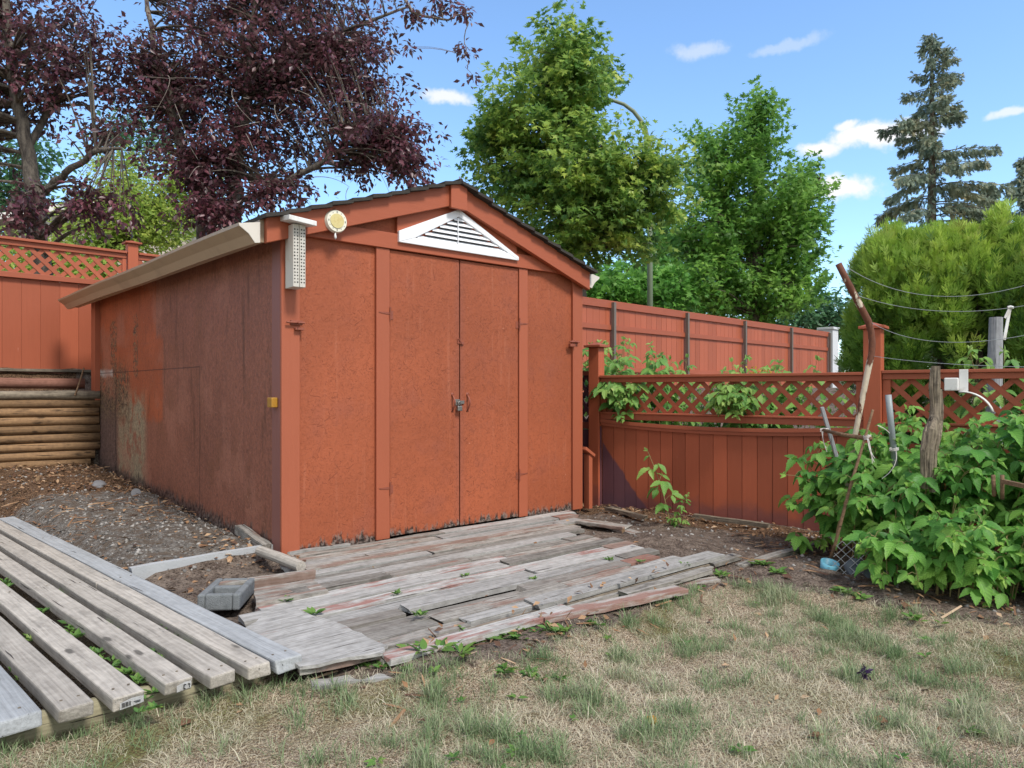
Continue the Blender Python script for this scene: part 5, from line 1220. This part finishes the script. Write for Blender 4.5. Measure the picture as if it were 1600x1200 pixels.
# ------------------------------------------------------------------ stakes, wires and fittings by the raspberries
def stick(name, pts, rad, mat, label, cat, n=9, jit=.05, smooth=True):
    b = MB(); b.tube(pts, rad, n, jit=jit); o = b.build(name, M[mat], None, smooth=smooth); return tag(o, label, cat)
m, t = material('peeling_branch'); p = t.obj(); nn_ = t.noise(t.map(p, (7, 7, 2.2)), 2.2, 5, .6)
zc = t.sep(p)[2]
f_ = t.step(t.m('ADD', nn_, t.m('MULTIPLY', t.step(zc, 1.1, 1.3), .11)), .52, .56)
M['peel'] = t.fin(t.mix(f_, t.mix(t.noise(p, 30), hexc('#b7a68e'), hexc('#d8cdba')), t.mix(t.noise(p, 60, 3), hexc('#4a2f24'), hexc('#7c4a34'))), .75, t.bump(t.m('ADD', nn_, t.m('MULTIPLY', f_, .8)), .5, .01))
Yk = 4.35
stick('bent_branch', bez(W(1310, 412, Yk), W(1335, 462, Yk), W(1357, 502, Yk), 4)[:-1]+bez(W(1357, 502, Yk), W(1368, 535, Yk), W(1358, 570, Yk), 4)[:-1]+bez(W(1358, 570, Yk), W(1350, 610, Yk), W(1334, 690, Yk+.02), 4)+[W(1318, 800, Yk+.05)], [.019, .020, .021, .021, .021, .02, .02, .019, .019, .018, .017, .016, .015, .014], 'peel', 'tall crooked branch with peeling bark standing in the raspberries', 'branch')
b = MB(); b.beam(W(1284, 636, 4.4), W(1309, 720, 4.38), .035, .02); o = b.build('stake', M['stake_v'], None, bevel=.003); tag(o, 'flat grey stake tilting left of the crooked branch', 'stake')
stick('pipe', [W(1388, 617, 4.2), W(1392, 660, 4.2), W(1400, 740, 4.2)], .0175, 'pvc', 'slim grey plastic pipe standing in the raspberries', 'pipe', 12, 0)
stick('dark_stick', [W(1364, 640, 4.05), W(1350, 690, 4.05), W(1330, 755, 4.0), W(1305, 850, 4.02), W(1298, 872, 4.05)], [.007, .008, .009, .009, .009], 'stick', 'thin dark stick leaning across the left part of the bush', 'stick')
stick('cross_stick', [W(1286, 672, 4.34), W(1320, 680, 4.2), W(1361, 686, 4.03)], [.010, .012, .013], 'stick', 'short brown crossbar tied between the flat stake and dark stick', 'stick')
pts = [W(1462, 572, 3.9), W(1461, 600, 3.9), W(1463, 630, 3.9), W(1462, 650, 3.9), W(1455, 672, 3.88), W(1450, 700, 3.88), W(1450, 760, 3.9)]
b = MB(); b.tube(pts, [.022, .027, .025, .028, .034, .03, .03], 11, jit=.22); b.tube([q+Vector((.028, .0, -.03)) for q in pts[1:]], [.010, .016, .018, .022, .018, .018], 8, jit=.3); b.tube([q+Vector((-.022, .0, -.01)) for q in pts], [.009, .013, .012, .014, .018, .018, .018], 7, jit=.3)
o = b.build('old_post', M['old_wood_v'], None); tag(o, 'split old wooden post with weathered grain among the raspberries', 'post')
# twine ties
def twine(label, lists):
    b = MB()
    for l in lists: b.tube(l, .0022, 5, cap=False)
    o = b.build('twine', M['string'], None, smooth=True); tag(o, label, 'twine')
def knot(c, r, n=3, seed=0):
    rr = random.Random(seed); ls = []
    for k in range(n):
        ls.append([c+Vector((r*math.cos(a*.7), r*math.sin(a*.7)*1.0, (k-1)*.006+.004*math.sin(a))) for a in range(10)])
    return ls
kc = W(1288, 672, 4.36); twine('white twine knotted on the flat grey stake with a hanging end', knot(kc, .024, 3)+[bez(W(1284, 674, 4.33), W(1286, 690, 4.32), W(1292, 706, 4.33), 6), bez(W(1286, 674, 4.33), W(1284, 690, 4.32), W(1291, 700, 4.33), 6)])
kc = W(1355, 684, 4.05); twine('white twine binding the crossbar to the dark stick', knot(kc, .02, 4)+[bez(W(1356, 686, 4.02), W(1356, 700, 4.0), W(1366, 722, 4.0), 6), bez(W(1357, 686, 4.02), W(1362, 705, 4.0), W(1363, 724, 4.0), 6), bez(W(1355, 686, 4.02), W(1361, 710, 4.0), W(1367, 716, 4.0), 6)])
kc = W(1397, 702, 4.17); twine('pale twine looped round the grey plastic pipe', knot(kc, .024, 3)+[bez(W(1400, 705, 4.14), W(1405, 730, 4.1), W(1378, 748, 4.1), 8), bez(W(1371, 665, 4.2), W(1382, 668, 4.18), W(1390, 677, 4.18), 6)])
# trellis wires
def wire(a, m, e, label):
    b = MB(); b.tube(bez(a, m, e, 20), .0017, 5, cap=False); o = b.build('trellis_wire', M['wire'], None, smooth=True); tag(o, label, 'wire', None)
for (a, m, e, lab) in (((1324, 418), (1450, 500), (1640, 434), 'topmost sagging wire running off from the tip of the crooked branch'), ((1334, 460), (1470, 508), (1640, 470), 'second sagging wire from the top on the crooked branch'), ((1358, 502), (1450, 560), (1640, 516), 'third wire down tied at the bend of the crooked branch'), ((1362, 556), (1460, 572), (1640, 574), 'lowest wire on the crooked branch just above the lattice rail')):
    wire(W(*a, Yk), W(*m, 4.0), W(*e, 3.7), lab)
st = W(1578, 482, 3.86)
b = MB()
b.beam(st, W(1569, 531, 3.86), .016, .004, up=(0, 1, 0)); b.beam(W(1577, 482, 3.855), W(1570, 497, 3.855), .012, .003, up=(0, 1, 0)); b.tube([st+Vector((-.012, 0, .004)), st+Vector((0, -.006, .008)), st+Vector((.014, 0, .004))], .009, 8)
o = b.build('white_strap', M['white'], None); tag(o, 'white plastic strap tied over the second trellis wire', 'strap')
# white bracket with curved chute on the right lattice panel
def NFW(s, y, z): return Vector((NF0[0]+NFD[0]*s-NFD[1]*y*0+NFN[0]*y, NF0[1]+NFD[1]*s+NFN[1]*y, z))
br = thing('wall_bracket', 'white bracket with a curved chute screwed to the right hand lattice panel', 'bracket', NFW(2.925, -.06, 1.0), NR)
b = MB(); b.box((-.02, -.012, -.03), (.03, .0, .125)); b.build('plate', M['white'], br, bevel=.002)
b = MB(); b.box((-.10, -.06, -.015), (-.021, .0, .07)); b.build('holder', M['white'], br, bevel=.006)
b = MB(); vs = []
for k in range(9):
    a = R(95-10*k); r = .17
    for w in (-.05, .05): vs.append((.0+r*math.cos(a), w-.05, -.195+r*math.sin(a)))
b.add(vs, [(2*k, 2*k+1, 2*k+3, 2*k+2) for k in range(8)]); o = b.build('chute', M['white'], br, fixn=False, smooth=True); s = o.modifiers.new('t', 'SOLIDIFY'); s.thickness = .008
# right hand dowels in the bush
stick('dowel', [W(1552, 742, 3.45), W(1553, 775, 3.45)], .009, 'stick', 'left one of two short brown dowels sticking out of the raspberry leaves', 'dowel', 8, 0)
stick('dowel', [W(1566, 742, 3.43), W(1566, 780, 3.43)], .009, 'stick', 'right one of two short brown dowels in the raspberry leaves', 'dowel', 8, 0)
b = MB(); b.beam(W(1566, 752, 3.42), W(1640, 768, 3.2), .02, .02); o = b.build('lath', M['stick'], None); tag(o, 'narrow brown lath reaching from the dowels past the leaves', 'lath')
# scrap of chain link mesh
b = MB(); c0 = W(1345, 872, 3.98); ux = Vector((.9, -.35, .1)).normalized(); uz = Vector((.25, .35, .9)).normalized(); wv = ux.cross(uz); CL_ = .052
for i in range(-6, 7):
    for sg in (1, -1):
        pts = []
        for k in range(0, 19):
            a_ = (i*CL_)+sg*(k-9)*CL_*.25; z_ = (k-9)*CL_*.25
            if abs(a_) > .15 or abs(z_) > .115: continue
            pts.append(c0+ux*a_+uz*z_+wv*(.003*sg*(1 if (k//2) % 2 else -1)+.02*math.sin(a_*9)))
        if len(pts) > 1: b.tube(pts, .0021, 5, cap=False)
o = b.build('chain_link_scrap', M['wire'], None, smooth=True); tag(o, 'scrap of chain link mesh leaning under the raspberry leaves', 'mesh')
# ------------------------------------------------------------------ street lamp and house
lamp = thing('street_lamp', 'street lamp with long curved arm rising behind the broad maple', 'street lamp', W(1016, 640, 20.0), 0)
lb_ = lamp.location
b = MB(); b.tube([W(1016, 640, 20)-lb_, W(1015.5, 400, 20)-lb_, W(1014, 226, 20)-lb_], [.085, .08, .07], 12); b.build('pole', M['lamp'], lamp, smooth=True)
arm = [W(1014, 226, 20)]+[W(x, y, 20) for x, y in ((1009, 205), (1001, 188), (990, 174), (975, 163), (955, 156), (930, 153))]
b = MB(); b.tube([q-lb_ for q in arm], [.068, .066, .062, .058, .052, .048, .045], 10); b.build('arm', M['lamp'], lamp, smooth=True)
b = MB(); hd = W(918, 154, 20)-lb_; b.box((hd.x-.25, hd.y-.12, hd.z-.07), (hd.x+.2, hd.y+.12, hd.z+.06)); b.build('lamp_head', M['lamp'], lamp, bevel=.04)
hs = thing('house', 'beige sided house with shallow gable roof half hidden behind the plum tree', 'house', (-14.2, 24.0, 1.2), R(30))
b = MB()
for k in range(26):
    b.box((-2.2, -.0-.006*(k % 2), .2*k), (4.6, 6, .2*k+.197))
b.build('wall', M['house_wall'], hs)
b = MB(); b.prism([(-2.7, 5.15), (1.2, 6.35), (5.1, 5.15), (5.1, 5.32), (1.2, 6.56), (-2.7, 5.32)], -.5, 6.5); b.build('roof', M['house_roof'], hs)
b = MB(); b.prism([(-2.2, 5.2), (4.6, 5.2), (1.2, 6.3)], -.02, .1); b.build('gable_wall', M['house_trim'], hs)
b = MB(); b.prism([(-2.75, 5.1), (1.2, 6.31), (1.2, 6.5), (-2.75, 5.29)], -.56, -.505); b.prism([(5.15, 5.1), (5.15, 5.29), (1.2, 6.5), (1.2, 6.31)], -.56, -.505); b.build('barge_board', M['house_trim'], hs)
b = MB(); b.box((1.1, -.12, .2), (1.28, -.02, 5.1)); b.build('downspout', M['downspout'], hs)
b = MB(); b.box((2.2, -.05, 2.2), (3.6, -.008, 3.5)); w_ = b.build('window', M['house_trim'], hs); b = MB(); b.box((2.28, -.06, 2.28), (3.52, -.051, 3.42)); b.build('pane', mat_plain('dark_window_glass', '#39424a', .1, .1), w_)
# ------------------------------------------------------------------ grass, weeds, litter, gravel
def grass():
    rg = np.random.default_rng(5); N = 420000
    P = np.stack([rg.uniform(-1.9, 3.6, N), 1.75+2.6*rg.random(N)**1.15], 1)
    d = polydist(P, LAWN); nz = vnoise(P, 1.3, 2.2)*.8+vnoise(P, 3.1, 6.6)*.6; nz2 = vnoise(P, 5.5, 8.1)*.7+vnoise(P, 13, 1.9)*.7; bare = vnoise(P, 2.4, 12.7)+.6*vnoise(P, 9, 3.3)
    inview = (P[:, 0]/P[:, 1] < 1.15) & (P[:, 0]/P[:, 1] > -.95)
    keep = (d > -.06+.12*nz2) & inview
    keep &= rg.random(N) < np.clip(.8+.6*nz2+np.clip(d*2, -.5, .25), .15, 1)*np.where(bare < -.38, .18, 1)
    P = P[keep]; nz = nz[keep]; nz2 = nz2[keep]; n = len(P)
    green = np.clip(.46+1.0*nz+1.0*nz2+.12*(P[:, 0]-.6), 0, 1); isg = rg.random(n) < np.clip(green*1.0-.06, 0, .85)
    z = height(P); pos = np.column_stack([P, z-.004])
    tilt = np.where(isg, rg.uniform(.2, 1.15, n), rg.uniform(.7, 1.6, n)); az = rg.uniform(0, 2*np.pi, n)+nz2*2
    ax = np.stack([np.sin(tilt)*np.cos(az), np.sin(tilt)*np.sin(az), np.cos(tilt)], 1); nr = np.stack([-np.cos(az), -np.sin(az), np.sin(tilt)+.3], 1)+rdir(n)*.3
    tuft = np.clip(.6+1.3*np.clip(nz2, -.2, .6), .4, 1.4)
    L = np.where(isg, rg.uniform(.025, .085, n)*tuft, rg.uniform(.016, .048, n)*np.where(rg.random(n) < .03, 1.8, 1))
    rnd = np.where(isg, np.clip(rg.normal(.16, .14, n), 0, .5), np.clip(rg.normal(.82, .15, n), .45, 1))
    tv = [(-.017, 0, 0), (.017, 0, 0), (-.014, .5, .06), (.014, .5, .06), (0, 1, -.12)]; tf = [(0, 1, 3, 2), (2, 3, 4)]
    o = scatter('grass', tv, tf, pos, frames(ax, nr), L, M['grass'], None, rnd=rnd); tag(o, 'dry straw coloured lawn with green tufts', 'grass', kind='stuff'); print('grass', n)
grass()
def weeds():
    rg = np.random.default_rng(8); pos, ax, nr, sz, rn = [], [], [], [], []
    def rosette(c, r, n, up=.5):
        for k in range(n):
            a = rg.uniform(0, 6.28); u = up*rg.uniform(.5, 1.5); v = np.array([math.cos(a), math.sin(a), u]); pos.append(np.array(c)+np.array([math.cos(a), math.sin(a), 0])*r*.15); ax.append(v); nr.append(np.array([-math.cos(a)*u, -math.sin(a)*u, 1])+rg.normal(size=3)*.3); sz.append(r*rg.uniform(.6, 1.2)); rn.append(rg.random())
    px = [(745, 998, 9), (700, 1018, 8), (775, 990, 7), (660, 1012, 6), (720, 1008, 6), (815, 990, 6), (835, 985, 5), (868, 985, 6), (893, 985, 6), (930, 975, 5), (972, 935, 5), (1035, 930, 5), (655, 1040, 4), (560, 1040, 5), (480, 1052, 4), (800, 1045, 5), (825, 1055, 4), (860, 1060, 4), (1215, 895, 6), (1090, 918, 4), (540, 1035, 4), (1190, 880, 7), (1320, 925, 6), (1340, 930, 5), (1125, 900, 5), (1000, 940, 4), (1430, 968, 5)]
    for (x, y, r) in px:
        c = ong(x, y)
        for q in range(3): rosette((c.x+rg.normal()*.03, c.y+rg.normal()*.03, c.z), r*.0085, 8)
    for (x, y, r) in ((490, 960, 5), (445, 940, 4), (618, 928, 4), (725, 900, 3), (655, 962, 5), (830, 905, 3), (950, 875, 4), (1000, 878, 3), (1070, 884, 4)):
        c = Gp(x, y, -.01); rosette((c.x, c.y, c.z), r*.009, 9, .7)
        rosette((c.x+.02, c.y+.01, c.z), r*.007, 7, .9)
    for k in range(70):
        X = rg.uniform(-1.2, 3.2); Yw = rg.uniform(1.9, 4.0)
        if polydist(np.array([[X, Yw]]), LAWN)[0] > .05: rosette((X, Yw, hz(X, Yw)+.012), rg.uniform(.02, .04), 7, .35)
    # between the boardwalk timbers
    for (x, y, r, h) in ((8, 905, 6, .8), (95, 920, 6, .9), (65, 950, 7, .8), (180, 970, 6, .6), (190, 975, 6, .6), (275, 980, 8, .9), (290, 992, 8, .7), (300, 1000, 6, .6), (110, 975, 7, .7), (120, 988, 7, .7), (240, 1015, 7, .8), (255, 1020, 5, .7), (200, 1045, 7, .9), (215, 1060, 7, .9), (170, 1030, 6, .8), (30, 1045, 6, 1.4), (45, 990, 5, 1.3), (235, 1075, 6, .8), (345, 1030, 5, .7), (265, 965, 4, 1.6), (95, 885, 3, 2), (235, 1100, 5, .6), (150, 1015, 5, .9)):
        for q in range(4):
            c = Gp(x+rg.normal()*6, y+rg.normal()*4, .005); rosette((c.x, c.y, c.z-.02), r*.0052, 8, h)
    o = scatter('weeds', *leaflet(5, .24, False)[:2], np.array(pos), frames(np.array(ax), np.array(nr)), np.array(sz), M['weed_leaf'], None, rnd=np.array(rn), smooth=True); tag(o, 'small green weeds along the deck edge and between the boards', 'weeds', kind='stuff')
weeds()
def litter():
    rg = np.random.default_rng(12); N = 40000; P = np.stack([rg.uniform(-6.4, 3.8, N), rg.uniform(2.2, 8.2, N)], 1); lx, ly = shedloc(P); dp = (P-PP)@PN
    dn = (P-NF0)@NFN; dl = (P-LW0)@LWN
    w = np.zeros(N)
    gl = (lx < -.03) & (dp > .0) & (dl < -.06) & (ly > -.05); w = np.where(gl, .34+.4*sst(ly, 1.6, 2.8)+.25*sst(lx, -.5, 0), w)
    fr = (lx > 2.65) & (dn < -.03); w = np.where(fr, .10+.6*np.exp(-((dn+.12)/.22)**2), w)
    rb = (P[:, 0] > 1.7) & (dn < -.03) & (polydist(P, LAWN) < .05); w = np.where(rb, .3, w)
    fd = (lx > -.8) & (lx < 2.2) & (ly < -1.72) & (ly > -2.2) & (dp > .1); w = np.where(fd, .4, w)
    lft = (lx < 0) & (lx > -1.2) & (ly < 0) & (ly > -.6) & (dp > .1); w = np.where(lft, .35, w)
    dk = (lx > 0) & (lx < 2.1) & (ly < -.02) & (ly > -1.75); w = np.where(dk, .012, w)
    lw_ = polydist(P, LAWN) > 0; w = np.where(lw_, .035, w)
    cl = vnoise(P, 3, 4.4); w = w*np.clip(.75+1.6*cl, .05, 2)
    k = rg.random(N) < w; P = P[k]; n = len(P); z = height(P); z = np.where(((shedloc(P)[0] > -.1) & (shedloc(P)[0] < 2.1) & (shedloc(P)[1] > -1.8) & (shedloc(P)[1] < 0)), .004, z)
    pos = np.column_stack([P, z+rg.uniform(.003, .02, n)]); ax = rdir(n)*np.array([1, 1, .35]); nr = rdir(n)*.6+np.array([0, 0, 1])
    o = scatter('leaf_litter', T_SIMPLE[0], T_SIMPLE[1], pos, frames(ax, nr), rg.uniform(.02, .05, n)*np.where(rg.random(n) < .16, 1.5, 1), M['dead_leaf'], None); tag(o, 'brown dead leaves and bark chips on the bare ground', 'leaf litter', kind='stuff'); print('litter', n)
    # woody chips and straw stems
    N = 5000; P = np.stack([rg.uniform(-6, 3.4, N), rg.uniform(2.2, 8, N)], 1); lx, ly = shedloc(P); dp = (P-PP)@PN; dn = (P-NF0)@NFN
    k = ((lx > 2.65) & (dn < -.03) & (rg.random(N) < .5)) | ((lx < 0) & (dp > 0) & (ly > 1.2) & ((P-LW0)@LWN < -.05)) | ((ly < -1.7) & (ly > -2.1) & (dp > .1) & (lx < 2.2)) | ((P[:, 0] > 1.6) & (dn < 0) & (polydist(P, LAWN) < .02)); P = P[k]; n = len(P)
    pos = np.column_stack([P, height(P)+.006]); ax = rdir(n)*np.array([1, 1, .18])
    o = scatter('twig_debris', [(-.05, 0, 0), (.05, 0, 0), (.04, 1, 0), (-.04, 1, 0), (0, .5, .06)], [(0, 1, 4), (1, 2, 4), (2, 3, 4), (3, 0, 4)], pos, frames(ax, rdir(n)*.4+np.array([0, 0, 1])), rg.uniform(.03, .13, n), M['dead_leaf'], None); tag(o, 'thin twigs and straw scattered over the soil', 'twigs', kind='stuff')
litter()
def gravel():
    rg = np.random.default_rng(14); N = 60000; P = np.stack([rg.uniform(-5.5, 3.4, N), rg.uniform(2.9, 8, N)], 1); lx, ly = shedloc(P); dp = (P-PP)@PN
    a = (lx < -.02) & (dp > 0) & (ly > .0) & ((P-LW0)@LWN < -.05); w = np.where(a, .55*(1-.7*sst(ly, 2.2, 3.2)), 0)
    bb = (lx > 2.0) & ((P-NF0)@NFN < 0) & (polydist(P, LAWN) < 0); w = np.where(bb, .18, w)
    k = rg.random(N) < w; P = P[k]; n = len(P); pos = np.column_stack([P, height(P)]); d = rdir(n)
    tv = [(.5,0,0), (-.5,0,0), (0,.6,0), (0,-.6,0), (.1,.1,.42), (0,0,-.3)]; tf = [(0,2,4), (2,1,4), (1,3,4), (3,0,4), (2,0,5), (1,2,5), (3,1,5), (0,3,5)]
    o = scatter('gravel', tv, tf, pos, frames(d*np.array([1, 1, .3]), rdir(n)*.4+np.array([0, 0, 1])), .006+.03*rg.random(n)**4, M['gravel'], None, smooth=False); tag(o, 'loose grey gravel beside the shed wall', 'gravel', kind='stuff'); print('gravel', n)
m, t = material('gravel_stone'); r_ = t.attr('rnd'); M['gravel'] = t.fin(t.mul(t.mix(r_, hexc('#4d4a47'), hexc('#a09c97')), t.m('ADD', .8, t.m('MULTIPLY', t.noise(t.obj(), 60), .4))), .95)
gravel()
g = ong(1349, 1068); o = scatter('fallen_petals', T_SIMPLE[0], T_SIMPLE[1], np.array([list(g+Vector((random.uniform(-.015, .015), random.uniform(-.012, .012), .03+random.uniform(0, .02)))) for _ in range(16)]), frames(rdir(16), rdir(16)), .028, M['pansy'], None); tag(o, 'single dark purple flower head lying in the dry lawn', 'flower')
# ------------------------------------------------------------------ camera
cam = bpy.data.cameras.new('camera'); co = bpy.data.objects.new('camera', cam); COL.objects.link(co)
co.location = (0, 0, 1.0); co.rotation_euler = (R(90), 0, 0)
cam.sensor_width = 36; cam.lens = 36*FPX/1600; cam.shift_y = (HY-600)/1600; cam.clip_end = 2000; cam.clip_start = .05
scene.camera = co
# ------------------------------------------------------------------ sun and sky
SUN_EL, SUN_AZ = R(52), R(140)     # azimuth clockwise from +Y
sdir = Vector((math.sin(SUN_AZ)*math.cos(SUN_EL), math.cos(SUN_AZ)*math.cos(SUN_EL), math.sin(SUN_EL)))
sl = bpy.data.lights.new('sun', 'SUN'); sl.energy = 2.0; sl.angle = R(13); sl.color = (1, .95, .88)
so = bpy.data.objects.new('sun', sl); COL.objects.link(so); so.rotation_euler = sdir.to_track_quat('Z', 'Y').to_euler()
world = bpy.data.worlds.new('World'); scene.world = world; world.use_nodes = True
t = NT(world.node_tree); t.n.clear(); wo = t.node('ShaderNodeOutputWorld'); bg = t.node('ShaderNodeBackground'); t.l.new(bg.outputs[0], wo.inputs[0])
sky = t.node('ShaderNodeTexSky', sky_type='NISHITA'); sky.sun_disc = False; sky.sun_elevation = SUN_EL; sky.sun_rotation = SUN_AZ; sky.air_density = 1.0; sky.dust_density = .4; sky.ozone_density = 1.6
D = t.vm('NORMALIZE', t.gen()); dx, dy, dz = t.sep(D)
WSTR = .14
col = sky.outputs[0]
wn = t.noise(D, 9, 5, .6, out='Color'); wn2 = t.noise(D, 34, 5, .65)
dw = t.vm('ADD', D, t.mul(t.vm('SUBTRACT', wn, (.5, .5, .5)), .05))
mask = None
for (px, py, wx, wy, k) in ((700, 157, 42, 12, .85), (1375, 208, 78, 19, 1.1), (1310, 298, 60, 22, 1.1), (1278, 234, 32, 13, 1.0), (1095, 80, 45, 14, .4), (1230, 70, 60, 8, .28), (1578, 177, 20, 7, .7), (1325, 195, 18, 9, .9)):
    v = Vector(((px-800)/FPX, 1, (HY-py)/FPX)).normalized(); rt = Vector((v.y, -v.x, 0)).normalized(); up = rt.cross(v)
    kx = 1/(wx/FPX); ky = 1/(wy/FPX)
    a = t.m('MULTIPLY', t.vm('DOT_PRODUCT', dw, tuple(rt)), kx); b_ = t.m('MULTIPLY', t.vm('DOT_PRODUCT', t.vm('SUBTRACT', dw, tuple(v)), tuple(up)), ky)
    rr = t.m('SQRT', t.m('ADD', t.m('MULTIPLY', a, a), t.m('MULTIPLY', b_, b_)))
    f = t.m('MULTIPLY', t.step(t.m('ADD', rr, t.m('MULTIPLY', t.m('SUBTRACT', wn2, .5), 1.4)), .38, 1.12, 1, 0), k)
    f = t.m('MULTIPLY', f, t.m('GREATER_THAN', t.vm('DOT_PRODUCT', D, tuple(v)), .5))
    mask = f if mask is None else t.m('MAXIMUM', mask, f)
# unseen broken cloud cover added behind and above the viewer as soft fill
cover = t.m('MULTIPLY', t.step(t.m('ADD', dy, t.m('MULTIPLY', t.m('SUBTRACT', t.noise(D, 3.2, 6, .6), .5), .9)), .28, -.15), t.step(dz, .0, .12))
CL = 3.9
tint = t.mix(1, col, (.86, 1.0, 1.10, 1), 'MULTIPLY')
c = t.mix(t.m('MINIMUM', mask, 1), tint, (CL, CL*1.0, CL*1.02, 1)); c = t.mix(t.m('MULTIPLY', cover, .85), c, (CL*.9, CL*.9, CL*.9, 1))
t.l.new(c, bg.inputs['Color']); bg.inputs['Strength'].default_value = WSTR
vs_ = scene.view_settings; vs_.view_transform = 'Standard'; vs_.look = 'None'; vs_.gamma = 1; vs_.use_curve_mapping = False; vs_.exposure = 0.95
scene.cycles.max_bounces = 7; scene.cycles.diffuse_bounces = 4; scene.cycles.transparent_max_bounces = 8
scene.cycles.use_denoising = True

GROUPS = {'loose_board': 'loose boards lying around the plank deck', 'plank': 'loose boards lying around the plank deck', 'stone': 'stones in the gravel bed', 'trellis_wire': 'wires strung from the crooked branch', 'twine': 'twine ties on the raspberry stakes', 'raspberry_bush': 'raspberry bushes', 'raspberry_shoot': 'young raspberry shoots', 'plum_tree': 'purple leaved plum trees', 'maple_tree': 'green street trees beyond the far fence', 'spruce_tree': 'conifers beyond the hedge', 'stone_slab': 'slabs leaning by the raspberry bush', 'dowel': 'short dowels in the raspberry leaves', 'plywood_sheet': 'plywood pieces at the deck corner'}
for o in list(scene.objects):
    if o.parent is None and o.get('category'):
        k = o.name.split('.')[0]
        if k in GROUPS: o['group'] = GROUPS[k]
